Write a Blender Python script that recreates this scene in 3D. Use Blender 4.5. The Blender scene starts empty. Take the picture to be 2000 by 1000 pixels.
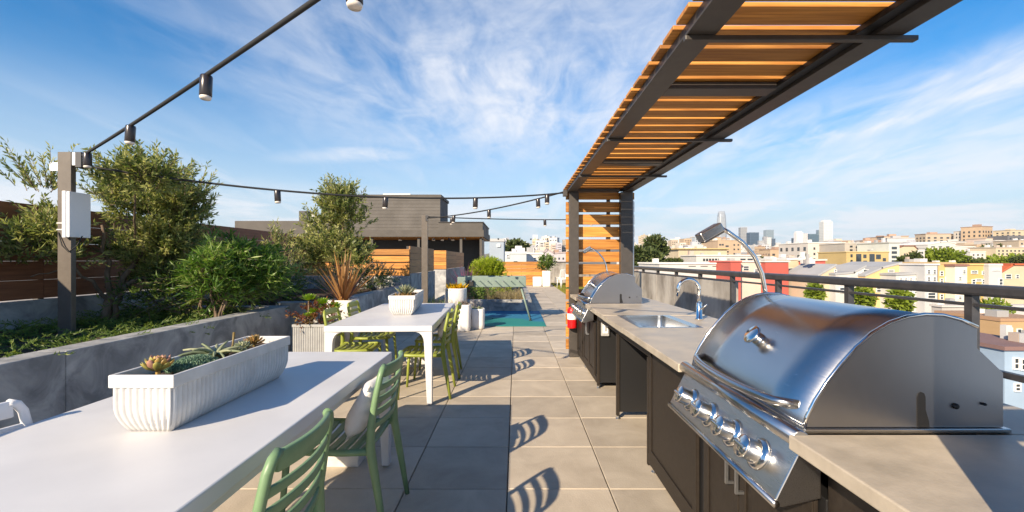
import bpy, bmesh, math, random
from mathutils import Vector, Matrix
R = math.radians
random.seed(7)
scn = bpy.context.scene
col = scn.collection

# ------------------------------------------------------------------ camera
H, F, VX, VY = 1.37, 888.9, 1008.0, 507.0
cam_d = bpy.data.cameras.new('camera'); cam = bpy.data.objects.new('camera', cam_d); col.objects.link(cam)
cam.location = (0, 0, H); cam.rotation_euler = (R(90), 0, 0)
cam_d.sensor_width = 36; cam_d.lens = 36 * F / 2000
cam_d.shift_x = -(VX - 1000) / 2000; cam_d.shift_y = (VY - 500) / 2000
cam_d.clip_start = 0.05; cam_d.clip_end = 20000
scn.camera = cam

# ------------------------------------------------------------------ sky and sun
SUN_TO = Vector((-1.06, -1.65, 1.0)).normalized()
elev = math.asin(SUN_TO.z); rot = math.atan2(SUN_TO.x, SUN_TO.y)
W = bpy.data.worlds.new('World'); scn.world = W; W.use_nodes = True
nt = W.node_tree; nt.nodes.clear()
def wn(t, **k):
    n = nt.nodes.new(t)
    for a, b in k.items(): setattr(n, a, b)
    return n
L = nt.links.new
sky = wn('ShaderNodeTexSky', sky_type='NISHITA'); sky.sun_disc = False
sky.sun_elevation = elev; sky.sun_rotation = rot; sky.altitude = 50; sky.air_density = 1.0; sky.dust_density = 0.25; sky.ozone_density = 2.5
tc = wn('ShaderNodeTexCoord')
sep = wn('ShaderNodeSeparateXYZ'); L(tc.outputs['Generated'], sep.inputs[0])
zc = wn('ShaderNodeMath', operation='MAXIMUM'); L(sep.outputs['Z'], zc.inputs[0]); zc.inputs[1].default_value = 0.0
za = wn('ShaderNodeMath', operation='ADD'); L(zc.outputs[0], za.inputs[0]); za.inputs[1].default_value = 0.12
dx = wn('ShaderNodeMath', operation='DIVIDE'); L(sep.outputs['X'], dx.inputs[0]); L(za.outputs[0], dx.inputs[1])
dy = wn('ShaderNodeMath', operation='DIVIDE'); L(sep.outputs['Y'], dy.inputs[0]); L(za.outputs[0], dy.inputs[1])
cmb = wn('ShaderNodeCombineXYZ'); L(dx.outputs[0], cmb.inputs[0]); L(dy.outputs[0], cmb.inputs[1])
def cloud_layer(rotz, scale, loc, lo, hi, detail, dist, rough=0.6):
    mp = wn('ShaderNodeMapping'); mp.inputs['Rotation'].default_value = (0, 0, R(rotz)); mp.inputs['Scale'].default_value = scale; mp.inputs['Location'].default_value = loc
    L(cmb.outputs[0], mp.inputs[0])
    n = wn('ShaderNodeTexNoise'); n.inputs['Scale'].default_value = 1.0; n.inputs['Detail'].default_value = detail; n.inputs['Roughness'].default_value = rough; n.inputs['Distortion'].default_value = dist
    L(mp.outputs[0], n.inputs[0])
    r = wn('ShaderNodeMapRange', interpolation_type='SMOOTHSTEP'); r.inputs['From Min'].default_value = lo; r.inputs['From Max'].default_value = hi; L(n.outputs[0], r.inputs[0])
    return r.outputs[0]
def mth(op, a, b):
    n = wn('ShaderNodeMath', operation=op)
    for i, v in enumerate((a, b)):
        if isinstance(v, (int, float)): n.inputs[i].default_value = v
        else: L(v, n.inputs[i])
    return n.outputs[0]
def gauss(cx, cy, rx, ry, ang):
    mp = wn('ShaderNodeMapping', vector_type='TEXTURE'); mp.inputs['Location'].default_value = (cx, cy, 0); mp.inputs['Rotation'].default_value = (0, 0, R(ang)); mp.inputs['Scale'].default_value = (rx, ry, 1)
    L(cmb.outputs[0], mp.inputs[0]); ln = wn('ShaderNodeVectorMath', operation='LENGTH'); L(mp.outputs[0], ln.inputs[0])
    r = wn('ShaderNodeMapRange', interpolation_type='SMOOTHERSTEP'); r.inputs['From Min'].default_value = 1.0; r.inputs['From Max'].default_value = 0.0; L(ln.outputs['Value'], r.inputs[0])
    return r.outputs[0]
wisp = cloud_layer(-28, (1.25, 0.62, 1), (0.75, 0.9, 0), 0.27, 0.75, 9, 0.9, 0.60)      # fibres of the cirrus
fine = cloud_layer(-24, (4.2, 2.0, 1), (2.3, 1.9, 0), 0.30, 0.72, 7, 1.6, 0.6)
band = cloud_layer(-38, (2.2, 0.45, 1), (4.1, 0.2, 0), 0.42, 0.72, 6, 0.8, 0.55)      # long streaks
thick = cloud_layer(10, (0.38, 0.38, 1), (2.1, 5.3, 0), 0.36, 0.64, 3, 0.3)
low = wn('ShaderNodeMapRange', interpolation_type='SMOOTHSTEP'); low.inputs['From Min'].default_value = 0.34; low.inputs['From Max'].default_value = 0.05; L(sep.outputs['Z'], low.inputs[0])
puff = cloud_layer(0, (0.8, 1.1, 1), (3.7, 8.1, 0), 0.45, 0.62, 6, 0.3, 0.6)
pufz = wn('ShaderNodeMapRange', interpolation_type='SMOOTHSTEP'); pufz.inputs['From Min'].default_value = 0.17; pufz.inputs['From Max'].default_value = 0.09; L(sep.outputs['Z'], pufz.inputs[0])
veil = mth('MAXIMUM', gauss(-0.02, 1.95, 1.85, 2.0, -10), mth('MULTIPLY', gauss(1.6, 2.2, 0.60, 2.2, 28), 1.15))
veil = mth('MAXIMUM', veil, mth('MULTIPLY', gauss(2.4, 2.7, 1.4, 2.2, 28), 1.0))
veil = mth('MAXIMUM', veil, mth('MULTIPLY', gauss(-0.95, 2.78, 0.75, 0.26, 0), 1.0))
veil = mth('MAXIMUM', veil, mth('MULTIPLY', thick, 0.12))
tex = mth('ADD', mth('MULTIPLY', wisp, 0.85), mth('MULTIPLY', fine, 0.34))
cl = mth('MULTIPLY', mth('MULTIPLY', tex, veil), 0.95)
cl = mth('MAXIMUM', cl, mth('MULTIPLY', mth('MULTIPLY', band, low.outputs[0]), 0.55))
cl = mth('MAXIMUM', cl, mth('MULTIPLY', mth('MULTIPLY', puff, pufz.outputs[0]), 0.75))
cl = mth('MINIMUM', cl, 0.88)
hsv = wn('ShaderNodeHueSaturation'); hsv.inputs['Saturation'].default_value = 1.5; L(sky.outputs[0], hsv.inputs['Color'])
hz = wn('ShaderNodeMapRange', interpolation_type='SMOOTHSTEP'); hz.inputs['From Min'].default_value = 0.40; hz.inputs['From Max'].default_value = -0.02; hz.inputs['To Max'].default_value = 0.95; L(sep.outputs['Z'], hz.inputs[0])
mixh = wn('ShaderNodeMix', data_type='RGBA'); L(hz.outputs[0], mixh.inputs['Factor']); L(hsv.outputs[0], mixh.inputs['A']); mixh.inputs['B'].default_value = (3.75, 4.5, 5.25, 1)
mix = wn('ShaderNodeMix', data_type='RGBA'); L(cl, mix.inputs['Factor'])
L(mixh.outputs['Result'], mix.inputs['A']); mix.inputs['B'].default_value = (5.7, 5.8, 6.1, 1)
bg = wn('ShaderNodeBackground'); bg.inputs['Strength'].default_value = 0.097; L(mix.outputs['Result'], bg.inputs[0])
out = wn('ShaderNodeOutputWorld'); L(bg.outputs[0], out.inputs[0])

sd = bpy.data.lights.new('sun', 'SUN'); sd.energy = 5.0; sd.angle = R(0.53); sd.color = (1.0, 0.83, 0.61)
sun = bpy.data.objects.new('sun', sd); col.objects.link(sun)
sun.rotation_euler = SUN_TO.to_track_quat('Z', 'Y').to_euler(); sun.location = (-6, -9, 14)
vs = scn.view_settings; vs.view_transform = 'Standard'; vs.look = 'None'; vs.gamma = 1; vs.use_curve_mapping = False; vs.exposure = 0.82
try:
    scn.cycles.max_bounces = 8; scn.cycles.diffuse_bounces = 3; scn.cycles.transparent_max_bounces = 8
except Exception: pass

# ------------------------------------------------------------------ helpers
def PX(px, Y): return (px - VX) / F * Y
def PZ(py, Y): return H - (py - VY) / F * Y
def P(px, py, Y): return Vector((PX(px, Y), Y, PZ(py, Y)))

class MB:
    def __init__(s): s.v = []; s.f = []; s.r = []; s.cur = 0.0
    def face(s, idx): s.f.append(idx); s.r.append(s.cur)
    def add(s, vs_, fs_):
        o = len(s.v); s.v += [tuple(p) for p in vs_]
        for f in fs_: s.face(tuple(i + o for i in f))
    def box(s, x0, y0, z0, x1, y1, z1):
        if x0 > x1: x0, x1 = x1, x0
        if y0 > y1: y0, y1 = y1, y0
        if z0 > z1: z0, z1 = z1, z0
        s.add([(x0,y0,z0),(x1,y0,z0),(x1,y1,z0),(x0,y1,z0),(x0,y0,z1),(x1,y0,z1),(x1,y1,z1),(x0,y1,z1)],
              [(0,3,2,1),(4,5,6,7),(0,1,5,4),(1,2,6,5),(2,3,7,6),(3,0,4,7)])
        return s
    def tube(s, pts, rad, n=8, cap=True, flat=None):
        pts = [Vector(p) for p in pts]; m = len(pts)
        if not isinstance(rad, (list, tuple)): rad = [rad] * m
        t0 = (pts[1] - pts[0]).normalized()
        up = Vector((0, 0, 1)) if abs(t0.z) < 0.9 else Vector((0, 1, 0))
        nrm = (up - t0 * up.dot(t0)).normalized(); rings = []
        for i in range(m):
            t = (pts[min(i + 1, m - 1)] - pts[max(i - 1, 0)]).normalized()
            nrm = (nrm - t * nrm.dot(t)).normalized(); b = t.cross(nrm)
            f2 = 1.0 if flat is None else flat
            rings.append([pts[i] + (nrm * math.cos(a) + b * (math.sin(a) * f2)) * rad[i] for a in [2 * math.pi * k / n for k in range(n)]])
        o = len(s.v)
        for r_ in rings: s.v += [tuple(p) for p in r_]
        for i in range(m - 1):
            for k in range(n):
                a = o + i * n + k; b_ = o + i * n + (k + 1) % n
                s.face((a, b_, b_ + n, a + n))
        if cap:
            s.face(tuple(o + k for k in range(n))[::-1]); s.face(tuple(o + (m - 1) * n + k for k in range(n)))
        return s
    def lathe(s, prof, c=(0, 0, 0), n=24, fn=None):
        o = len(s.v); m = len(prof)
        for (r, z) in prof:
            for k in range(n):
                a = 2 * math.pi * k / n; q = fn(a) if fn else 1.0
                s.v.append((c[0] + r * q * math.cos(a), c[1] + r * q * math.sin(a), c[2] + z))
        for i in range(m - 1):
            for k in range(n):
                a = o + i * n + k; b = o + i * n + (k + 1) % n
                s.face((a, b, b + n, a + n))
        s.face(tuple(o + k for k in range(n))[::-1]); s.face(tuple(o + (m - 1) * n + k for k in range(n)))
        return s
    def prism_y(s, poly, y0, y1):          # poly in (x, z)
        n = len(poly)
        s.add([(x, y0, z) for x, z in poly] + [(x, y1, z) for x, z in poly],
              [tuple(range(n)), tuple(range(2 * n - 1, n - 1, -1))] + [(i, i + n, (i + 1) % n + n, (i + 1) % n) for i in range(n)])
        return s
    def leaf(s, p, d, up, ln, w, bend=0.0, seg=1):
        d = d.normalized(); sd_ = d.cross(up)
        if sd_.length < 1e-4: sd_ = d.cross(Vector((1, 0.3, 0)))
        sd_.normalize(); u = sd_.cross(d)
        if seg == 1:
            m = p + d * (ln * 0.45) + u * (ln * bend * 0.3); e = p + d * ln - u * (ln * bend)
            s.add([p, m - sd_ * w / 2, e, m + sd_ * w / 2], [(0, 1, 2, 3)])
        else:
            o = []; fs = []
            for i in range(seg + 1):
                t = i / seg; c = p + d * (ln * t) - u * (ln * bend * t * t)
                ww = w * (0.55 + 0.9 * t if t < 0.45 else (1 - t) / 0.55 * 0.95 + 0.03) / 2
                o += [c - sd_ * ww, c + sd_ * ww]
            for i in range(seg): fs.append((2 * i, 2 * i + 1, 2 * i + 3, 2 * i + 2))
            s.add(o, fs)
    def build(s, name, mat, parent=None, smooth=False, loc=None):
        me = bpy.data.meshes.new(name); me.from_pydata(s.v, [], s.f)
        at_ = me.attributes.new('rnd', 'FLOAT', 'FACE'); at_.data.foreach_set('value', s.r)
        if smooth: me.polygons.foreach_set('use_smooth', [True] * len(me.polygons))
        bm = bmesh.new(); bm.from_mesh(me)
        if len(s.f) < 20000 and not getattr(s, 'open', False): bmesh.ops.recalc_face_normals(bm, faces=bm.faces)
        bm.to_mesh(me); bm.free()
        me.materials.append(mat); me.update()
        return link(name, me, parent, loc)
def link(name, data, parent=None, loc=None):
    o = bpy.data.objects.new(name, data); col.objects.link(o)
    if parent: o.parent = parent
    if loc is not None: o.location = loc
    return o
def tag(o, label=None, cat=None, group=None, kind=None):
    if label: o['label'] = label
    if cat: o['category'] = cat
    if group: o['group'] = group
    if kind: o['kind'] = kind
    return o
def thing(name, label, cat, loc=(0, 0, 0), rz=0, group=None):
    o = link(name, None, None, loc); o.rotation_euler = (0, 0, rz); o.empty_display_size = 0.1
    return tag(o, label, cat, group)
def bevel(o, w=0.004, seg=2):
    m = o.modifiers.new('bevel', 'BEVEL'); m.width = w; m.segments = seg; m.limit_method = 'ANGLE'; m.angle_limit = R(40)
    m.harden_normals = False
    return o
def box(name, mat, parent, x0, y0, z0, x1, y1, z1, bv=0, loc=None):
    o = MB().box(x0, y0, z0, x1, y1, z1).build(name, mat, parent, loc=loc)
    if bv: bevel(o, bv)
    return o
def copy_tree(o, parent=None):
    c = o.copy(); col.objects.link(c)
    if parent: c.parent = parent
    for ch in [k for k in o.children]: copy_tree(ch, c)
    return c
_unit = {}
def unit_box(mat):
    if mat.name not in _unit:
        m = MB().box(-.5, -.5, -.5, .5, .5, .5); me = bpy.data.meshes.new('piece'); me.from_pydata(m.v, [], m.f); me.materials.append(mat); _unit[mat.name] = me
    return _unit[mat.name]
def piece(name, mat, parent, c, size, rz=0):
    o = link(name, unit_box(mat), parent, c); o.scale = size
    if rz: o.rotation_euler = (0, 0, rz)
    return o

# ------------------------------------------------------------------ materials
def base_mat(name):
    m = bpy.data.materials.new(name); m.use_nodes = True; t = m.node_tree; b = t.nodes['Principled BSDF']
    return m, t, b
def nd(t, ty, **k):
    n = t.nodes.new(ty)
    for a, v in k.items(): setattr(n, a, v)
    return n
def surf(name, c1, c2=None, rough=0.6, scale=6, stretch=(1, 1, 1), detail=5, metallic=0, bump=0.0, bscale=None, spec=0.5, rnd=0.0, lo=0.35, hi=0.65, rvar=0.0, coat=0, dist=0.0):
    m, t, b = base_mat(name); c2 = c2 or c1
    tcn = nd(t, 'ShaderNodeTexCoord'); oi = nd(t, 'ShaderNodeObjectInfo')
    mp = nd(t, 'ShaderNodeMapping'); mp.inputs['Scale'].default_value = stretch
    t.links.new(tcn.outputs['Object'], mp.inputs[0])
    off = nd(t, 'ShaderNodeVectorMath', operation='MULTIPLY_ADD'); cx = nd(t, 'ShaderNodeCombineXYZ')
    for i in range(3): t.links.new(oi.outputs['Random'], cx.inputs[i])
    t.links.new(cx.outputs[0], off.inputs[0]); off.inputs[1].default_value = (37, 23, 11) if rnd else (0, 0, 0); t.links.new(mp.outputs[0], off.inputs[2])
    n = nd(t, 'ShaderNodeTexNoise'); n.inputs['Scale'].default_value = scale; n.inputs['Detail'].default_value = detail; n.inputs['Roughness'].default_value = 0.6; n.inputs['Distortion'].default_value = dist
    t.links.new(off.outputs[0], n.inputs[0])
    mr = nd(t, 'ShaderNodeMapRange'); mr.inputs[1].default_value = lo; mr.inputs[2].default_value = hi; t.links.new(n.outputs[0], mr.inputs[0])
    mx = nd(t, 'ShaderNodeMix', data_type='RGBA'); mx.inputs['A'].default_value = (*c1, 1); mx.inputs['B'].default_value = (*c2, 1); t.links.new(mr.outputs[0], mx.inputs['Factor'])
    res = mx.outputs['Result']
    if rnd:
        hs = nd(t, 'ShaderNodeHueSaturation'); ma = nd(t, 'ShaderNodeMapRange'); ma.inputs[3].default_value = 1 - rnd; ma.inputs[4].default_value = 1 + rnd
        t.links.new(oi.outputs['Random'], ma.inputs[0]); t.links.new(ma.outputs[0], hs.inputs['Value']); t.links.new(res, hs.inputs['Color']); res = hs.outputs[0]
    t.links.new(res, b.inputs['Base Color'])
    b.inputs['Roughness'].default_value = rough; b.inputs['Metallic'].default_value = metallic; b.inputs['Specular IOR Level'].default_value = spec
    if coat: b.inputs['Coat Weight'].default_value = coat
    if rvar:
        mr2 = nd(t, 'ShaderNodeMapRange'); mr2.inputs[1].default_value = 0.3; mr2.inputs[2].default_value = 0.7; mr2.inputs[3].default_value = rough - rvar; mr2.inputs[4].default_value = rough + rvar
        t.links.new(n.outputs[0], mr2.inputs[0]); t.links.new(mr2.outputs[0], b.inputs['Roughness'])
    if bump:
        n2 = nd(t, 'ShaderNodeTexNoise'); n2.inputs['Scale'].default_value = bscale or scale * 4; n2.inputs['Detail'].default_value = 6; t.links.new(off.outputs[0], n2.inputs[0])
        bp = nd(t, 'ShaderNodeBump'); bp.inputs['Strength'].default_value = bump; bp.inputs['Distance'].default_value = 0.01; t.links.new(n2.outputs[0], bp.inputs['Height']); t.links.new(bp.outputs[0], b.inputs['Normal'])
    return m
def leafmat(name, cols, rough=0.45, trans=0.35):
    m, t, b = base_mat(name)
    a = nd(t, 'ShaderNodeAttribute', attribute_name='rnd'); cr = nd(t, 'ShaderNodeValToRGB'); t.links.new(a.outputs['Fac'], cr.inputs[0])
    el = cr.color_ramp.elements
    while len(el) < len(cols): el.new(0.5)
    for i, c in enumerate(cols): el[i].position = i / (len(cols) - 1); el[i].color = (*c, 1)
    t.links.new(cr.outputs[0], b.inputs['Base Color']); b.inputs['Roughness'].default_value = rough
    tr = nd(t, 'ShaderNodeBsdfTranslucent'); hs = nd(t, 'ShaderNodeHueSaturation'); hs.inputs['Value'].default_value = 1.3; hs.inputs['Saturation'].default_value = 1.1
    t.links.new(cr.outputs[0], hs.inputs['Color']); t.links.new(hs.outputs[0], tr.inputs[0])
    mx = nd(t, 'ShaderNodeMixShader'); mx.inputs[0].default_value = trans
    t.links.new(b.outputs[0], mx.inputs[1]); t.links.new(tr.outputs[0], mx.inputs[2]); t.links.new(mx.outputs[0], t.nodes['Material Output'].inputs[0])
    return m
def steel(name, colr=(0.62, 0.60, 0.58), rough=0.22, brushed=(2, 120, 120), bump=0.05):
    m, t, b = base_mat(name)
    b.inputs['Metallic'].default_value = 1; b.inputs['Base Color'].default_value = (*colr, 1); b.inputs['Roughness'].default_value = rough
    if brushed:
        tcn = nd(t, 'ShaderNodeTexCoord'); mp = nd(t, 'ShaderNodeMapping'); mp.inputs['Scale'].default_value = brushed; t.links.new(tcn.outputs['Object'], mp.inputs[0])
        n = nd(t, 'ShaderNodeTexNoise'); n.inputs['Scale'].default_value = 6; n.inputs['Detail'].default_value = 3; t.links.new(mp.outputs[0], n.inputs[0])
        mr = nd(t, 'ShaderNodeMapRange'); mr.inputs[3].default_value = rough - 0.05; mr.inputs[4].default_value = rough + 0.1; t.links.new(n.outputs[0], mr.inputs[0]); t.links.new(mr.outputs[0], b.inputs['Roughness'])
        n3 = nd(t, 'ShaderNodeTexNoise'); n3.inputs['Scale'].default_value = 3.5; n3.inputs['Detail'].default_value = 4; t.links.new(tcn.outputs['Object'], n3.inputs[0])
        mx = nd(t, 'ShaderNodeMix', data_type='RGBA'); mx.inputs['A'].default_value = (*[c * 0.82 for c in colr], 1); mx.inputs['B'].default_value = (*[min(1, c * 1.08) for c in colr], 1); t.links.new(n3.outputs[0], mx.inputs['Factor']); t.links.new(mx.outputs['Result'], b.inputs['Base Color'])
        bp = nd(t, 'ShaderNodeBump'); bp.inputs['Strength'].default_value = bump; bp.inputs['Distance'].default_value = 0.002; t.links.new(n.outputs[0], bp.inputs['Height']); t.links.new(bp.outputs[0], b.inputs['Normal'])
    return m
M = {}
M['paver'] = surf('paver_concrete', (0.40, 0.34, 0.265), (0.52, 0.45, 0.355), 0.75, 3.4, bump=0.22, bscale=110, rnd=0.16, detail=10, lo=0.32, hi=0.66, dist=0.5)
M['joint'] = surf('paver_joint', (0.10, 0.09, 0.08), rough=0.9)
M['concrete'] = surf('cast_concrete', (0.20, 0.203, 0.205), (0.47, 0.465, 0.45), 0.8, 3.6, bump=0.4, bscale=30, detail=11, lo=0.36, hi=0.66, dist=0.9)
M['parapet'] = surf('stained_concrete', (0.17, 0.15, 0.13), (0.40, 0.375, 0.34), 0.85, 1.6, (1, 1, 0.6), bump=0.2, bscale=20, detail=9, lo=0.36, hi=0.62)
M['counter'] = surf('counter_stone', (0.37, 0.32, 0.25), (0.53, 0.46, 0.365), 0.42, 7, bump=0.08, bscale=120, detail=12, lo=.32, hi=.68, rvar=.08)
M['wood'] = surf('cedar_board', (0.34, 0.125, 0.018), (0.62, 0.28, 0.055), 0.55, 4, (0.5, 11, 11), bump=0.2, bscale=14, rnd=0.30, detail=9, lo=0.34, hi=0.66, dist=0.4)
M['wood_v'] = surf('cedar_board_lengthways', (0.34, 0.125, 0.018), (0.62, 0.28, 0.055), 0.55, 4, (9, 0.6, 9), bump=0.12, bscale=14, rnd=0.2, detail=7, lo=0.25, hi=0.75)
M['wood_dark'] = surf('stained_fence_board', (0.21, 0.078, 0.036), (0.31, 0.12, 0.055), 0.6, 4, (9, 0.6, 9), bump=0.12, bscale=14, rnd=0.15, detail=7)
M['wood_shade'] = surf('shaded_fence_board', (0.32, 0.155, 0.06), (0.44, 0.23, 0.095), 0.65, 4, (9, 0.6, 9), bump=0.12, bscale=14, rnd=0.15, detail=7)  # duller cedar for the fence returns: their shade is put into the colour
M['bronze'] = surf('dark_bronze_paint', (0.052, 0.046, 0.042), (0.066, 0.058, 0.052), 0.42, 20, bump=0.02)
M['rail'] = surf('charcoal_rail_paint', (0.035, 0.035, 0.04), (0.055, 0.053, 0.056), 0.4, 10)
M['postpaint'] = surf('taupe_post_paint', (0.095, 0.078, 0.064), (0.12, 0.10, 0.083), 0.5, 10)
M['cab'] = surf('cabinet_powder_coat', (0.022, 0.017, 0.0135), (0.029, 0.023, 0.018), 0.5, 40, spec=.25, bump=0.03, bscale=200)
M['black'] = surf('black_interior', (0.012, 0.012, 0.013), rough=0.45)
M['rubber'] = surf('black_rubber', (0.02, 0.02, 0.02), rough=0.7)
M['steel'] = steel('brushed_stainless', (0.55, 0.545, 0.54), 0.21, (140, 2, 140), 0.05)
M['steel_panel'] = steel('satin_stainless_front', (0.62, 0.61, 0.60), 0.27, (140, 2, 140), 0.05)
M['steel_knob'] = steel('turned_stainless', (0.74, 0.73, 0.71), 0.16, None)
M['steel_end'] = steel('satin_stainless_side', (0.33, 0.33, 0.345), 0.36, (90, 2, 2), 0.03)
M['chrome'] = steel('polished_chrome', (0.80, 0.79, 0.77), 0.07, None)
M['galv'] = steel('galvanised_bracket', (0.55, 0.56, 0.57), 0.4, (20, 20, 20), 0.05)
M['table'] = surf('white_table_paint', (0.60, 0.595, 0.60), (0.65, 0.645, 0.645), 0.42, 3.5, bump=0.02, bscale=250, detail=10, rvar=.06)
M['planter'] = surf('white_fibre_cement', (0.56, 0.545, 0.52), (0.68, 0.665, 0.64), 0.6, 9, bump=0.1, bscale=60, detail=8)
M['whitepot'] = surf('white_glazed_pot', (0.72, 0.70, 0.68), (0.79, 0.77, 0.75), 0.45, 8, bump=0.05)
M['sage'] = surf('sage_green_resin', (0.15, 0.25, 0.125), (0.18, 0.285, 0.145), 0.42, 14, bump=0.02, bscale=120)
M['lime'] = surf('lime_green_resin', (0.22, 0.26, 0.035), (0.26, 0.30, 0.05), 0.42, 14, bump=0.02, bscale=120)
M['whiteresin'] = surf('white_resin', (0.74, 0.74, 0.75), rough=0.4)
M['cushion'] = surf('white_canvas', (0.70, 0.66, 0.62), (0.80, 0.77, 0.74), 0.85, 9, bump=0.35, bscale=16)
M['soil'] = surf('potting_soil', (0.035, 0.022, 0.014), (0.09, 0.055, 0.032), 0.95, 30, bump=0.8, bscale=60)
M['bark'] = surf('olive_bark', (0.11, 0.075, 0.05), (0.22, 0.16, 0.11), 0.85, 14, (1, 1, 0.3), bump=0.5, bscale=40)
M['foos'] = surf('grey_green_table_paint', (0.17, 0.23, 0.20), (0.20, 0.26, 0.225), 0.45, 10)
M['red'] = surf('red_enamel', (0.62, 0.012, 0.015), rough=0.3)
M['labelwhite'] = surf('white_label', (0.82, 0.82, 0.80), rough=0.5)
M['grey_plastic'] = surf('grey_outlet_plastic', (0.38, 0.38, 0.38), rough=0.4)
M['lens'] = surf('pale_lamp_lens', (0.75, 0.68, 0.60), rough=0.25)
M['lampblack'] = surf('brown_black_lamp_shell', (0.03, 0.024, 0.024), rough=0.25)
M['stucco'] = surf('grey_block_wall', (0.10, 0.091, 0.082), (0.13, 0.119, 0.108), 0.85, 1.2, bump=0.1, detail=8)
M['stucco2'] = surf('brown_fascia_paint', (0.072, 0.064, 0.056), (0.09, 0.08, 0.07), 0.7, 2)
M['glass'] = surf('dark_window_glass', (0.035, 0.045, 0.055), rough=0.08, spec=0.8)
M['asphalt'] = surf('asphalt', (0.10, 0.10, 0.10), (0.16, 0.155, 0.15), 0.9, 0.06, detail=8)
M['olive'] = leafmat('olive_leaves', [(0.09, 0.13, 0.03), (0.22, 0.26, 0.075), (0.38, 0.39, 0.13), (0.50, 0.48, 0.18)], 0.42, 0.42)
M['bush'] = leafmat('green_bush_leaves', [(0.05, 0.12, 0.015), (0.11, 0.21, 0.03), (0.20, 0.30, 0.06), (0.34, 0.38, 0.11)], 0.42, 0.4)
M['cover'] = leafmat('ground_cover_leaves', [(0.03, 0.065, 0.012), (0.08, 0.15, 0.025), (0.17, 0.24, 0.045), (0.28, 0.31, 0.07)], 0.5, 0.3)
M['phorm'] = leafmat('bronze_flax_blades', [(0.17, 0.075, 0.035), (0.30, 0.14, 0.05), (0.42, 0.22, 0.08), (0.50, 0.27, 0.10)], 0.45, 0.3)
M['aeon'] = leafmat('bright_green_succulent', [(0.12, 0.22, 0.02), (0.22, 0.36, 0.03), (0.30, 0.42, 0.05)], 0.4, 0.3)
M['wine'] = leafmat('wine_red_succulent', [(0.10, 0.03, 0.025), (0.20, 0.07, 0.03), (0.24, 0.20, 0.04)], 0.45, 0.25)
M['echev'] = leafmat('peach_echeveria', [(0.50, 0.33, 0.09), (0.58, 0.40, 0.14), (0.52, 0.28, 0.20), (0.42, 0.38, 0.10)], 0.45, 0.25)
M['sedum'] = leafmat('blue_green_sedum', [(0.10, 0.19, 0.12), (0.18, 0.29, 0.19), (0.25, 0.36, 0.24)], 0.5, 0.2)
M['pale'] = leafmat('pale_green_succulent', [(0.19, 0.23, 0.13), (0.29, 0.33, 0.19), (0.36, 0.37, 0.23)], 0.5, 0.2)
M['haw'] = leafmat('bronze_tipped_succulent', [(0.20, 0.14, 0.04), (0.33, 0.21, 0.06), (0.42, 0.24, 0.09)], 0.5, 0.2)
M['yellowfl'] = leafmat('yellow_flowers', [(0.65, 0.40, 0.01), (0.75, 0.50, 0.02)], 0.5, 0.3)
M['purple'] = leafmat('purple_flax', [(0.12, 0.04, 0.08), (0.30, 0.12, 0.24), (0.20, 0.07, 0.08)], 0.5, 0.3)
M['limeshrub'] = leafmat('lime_shrub_leaves', [(0.20, 0.28, 0.012), (0.33, 0.42, 0.02), (0.44, 0.50, 0.04)], 0.45, 0.4)
M['straw'] = leafmat('straw_grass', [(0.25, 0.19, 0.08), (0.38, 0.31, 0.15), (0.45, 0.38, 0.22)], 0.6, 0.3)
M['lavender'] = leafmat('dry_lavender_stems', [(0.20, 0.15, 0.10), (0.30, 0.23, 0.17), (0.24, 0.19, 0.20)], 0.6, 0.3)
M['turf'] = leafmat('turf_blades', [(0.17, 0.20, 0.012), (0.28, 0.28, 0.02), (0.36, 0.33, 0.04)], 0.5, 0.35)
M['citytree'] = leafmat('city_tree_leaves', [(0.035, 0.055, 0.015), (0.07, 0.10, 0.025), (0.12, 0.13, 0.04)], 0.6, 0.2)
M['cityolive'] = leafmat('city_tree_bright_leaves', [(0.10, 0.15, 0.012), (0.17, 0.23, 0.018), (0.24, 0.29, 0.03)], 0.6, 0.2)

# ------------------------------------------------------------------ vegetation
def rvec():
    while True:
        v = Vector((random.uniform(-1, 1), random.uniform(-1, 1), random.uniform(-1, 1)))
        if 0.02 < v.length < 1: return v
def sprays(mb, lobes, n, tw, nleaf, ll, lw, upb=0.5, droop=0.0, spread=0.9, shell=0.35, stems=None):
    """lobes: (centre, radii, weight); short twigs that grow outwards, each set with leaves"""
    wsum = [l[2] for l in lobes]
    for _ in range(n):
        c, rr, _w = random.choices(lobes, wsum)[0]
        v = rvec().normalized(); q = random.uniform(shell, 1.0) ** 0.6
        p = Vector((c[0] + v.x * rr[0] * q, c[1] + v.y * rr[1] * q, c[2] + v.z * rr[2] * q))
        d = (Vector((v.x, v.y, v.z * 0.6)) + Vector((0, 0, upb)) + rvec() * 0.6).normalized()
        ln = tw * random.uniform(0.6, 1.3); base = random.random() * 0.75
        pts = []
        for i in range(5):
            t = i / 4; pts.append(p + d * (ln * t) + Vector((0, 0, -droop * ln * t * t)))
        if stems is not None: stems.tube([pts[0], pts[2], pts[4]], [0.004, 0.003, 0.0015], 3, False)
        for i in range(nleaf):
            t = (i + random.random()) / nleaf; k = min(3, int(t * 4)); a = pts[k].lerp(pts[k + 1], t * 4 - k)
            out = d.cross(rvec()).normalized() * spread + d * 0.75 + Vector((0, 0, 0.12 - droop * 0.5))
            mb.cur = min(1, max(0, base + random.uniform(-0.2, 0.3)))
            mb.leaf(a, out, rvec(), ll * random.uniform(0.7, 1.25), lw * random.uniform(0.8, 1.2), random.uniform(-0.1, 0.25))
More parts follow.
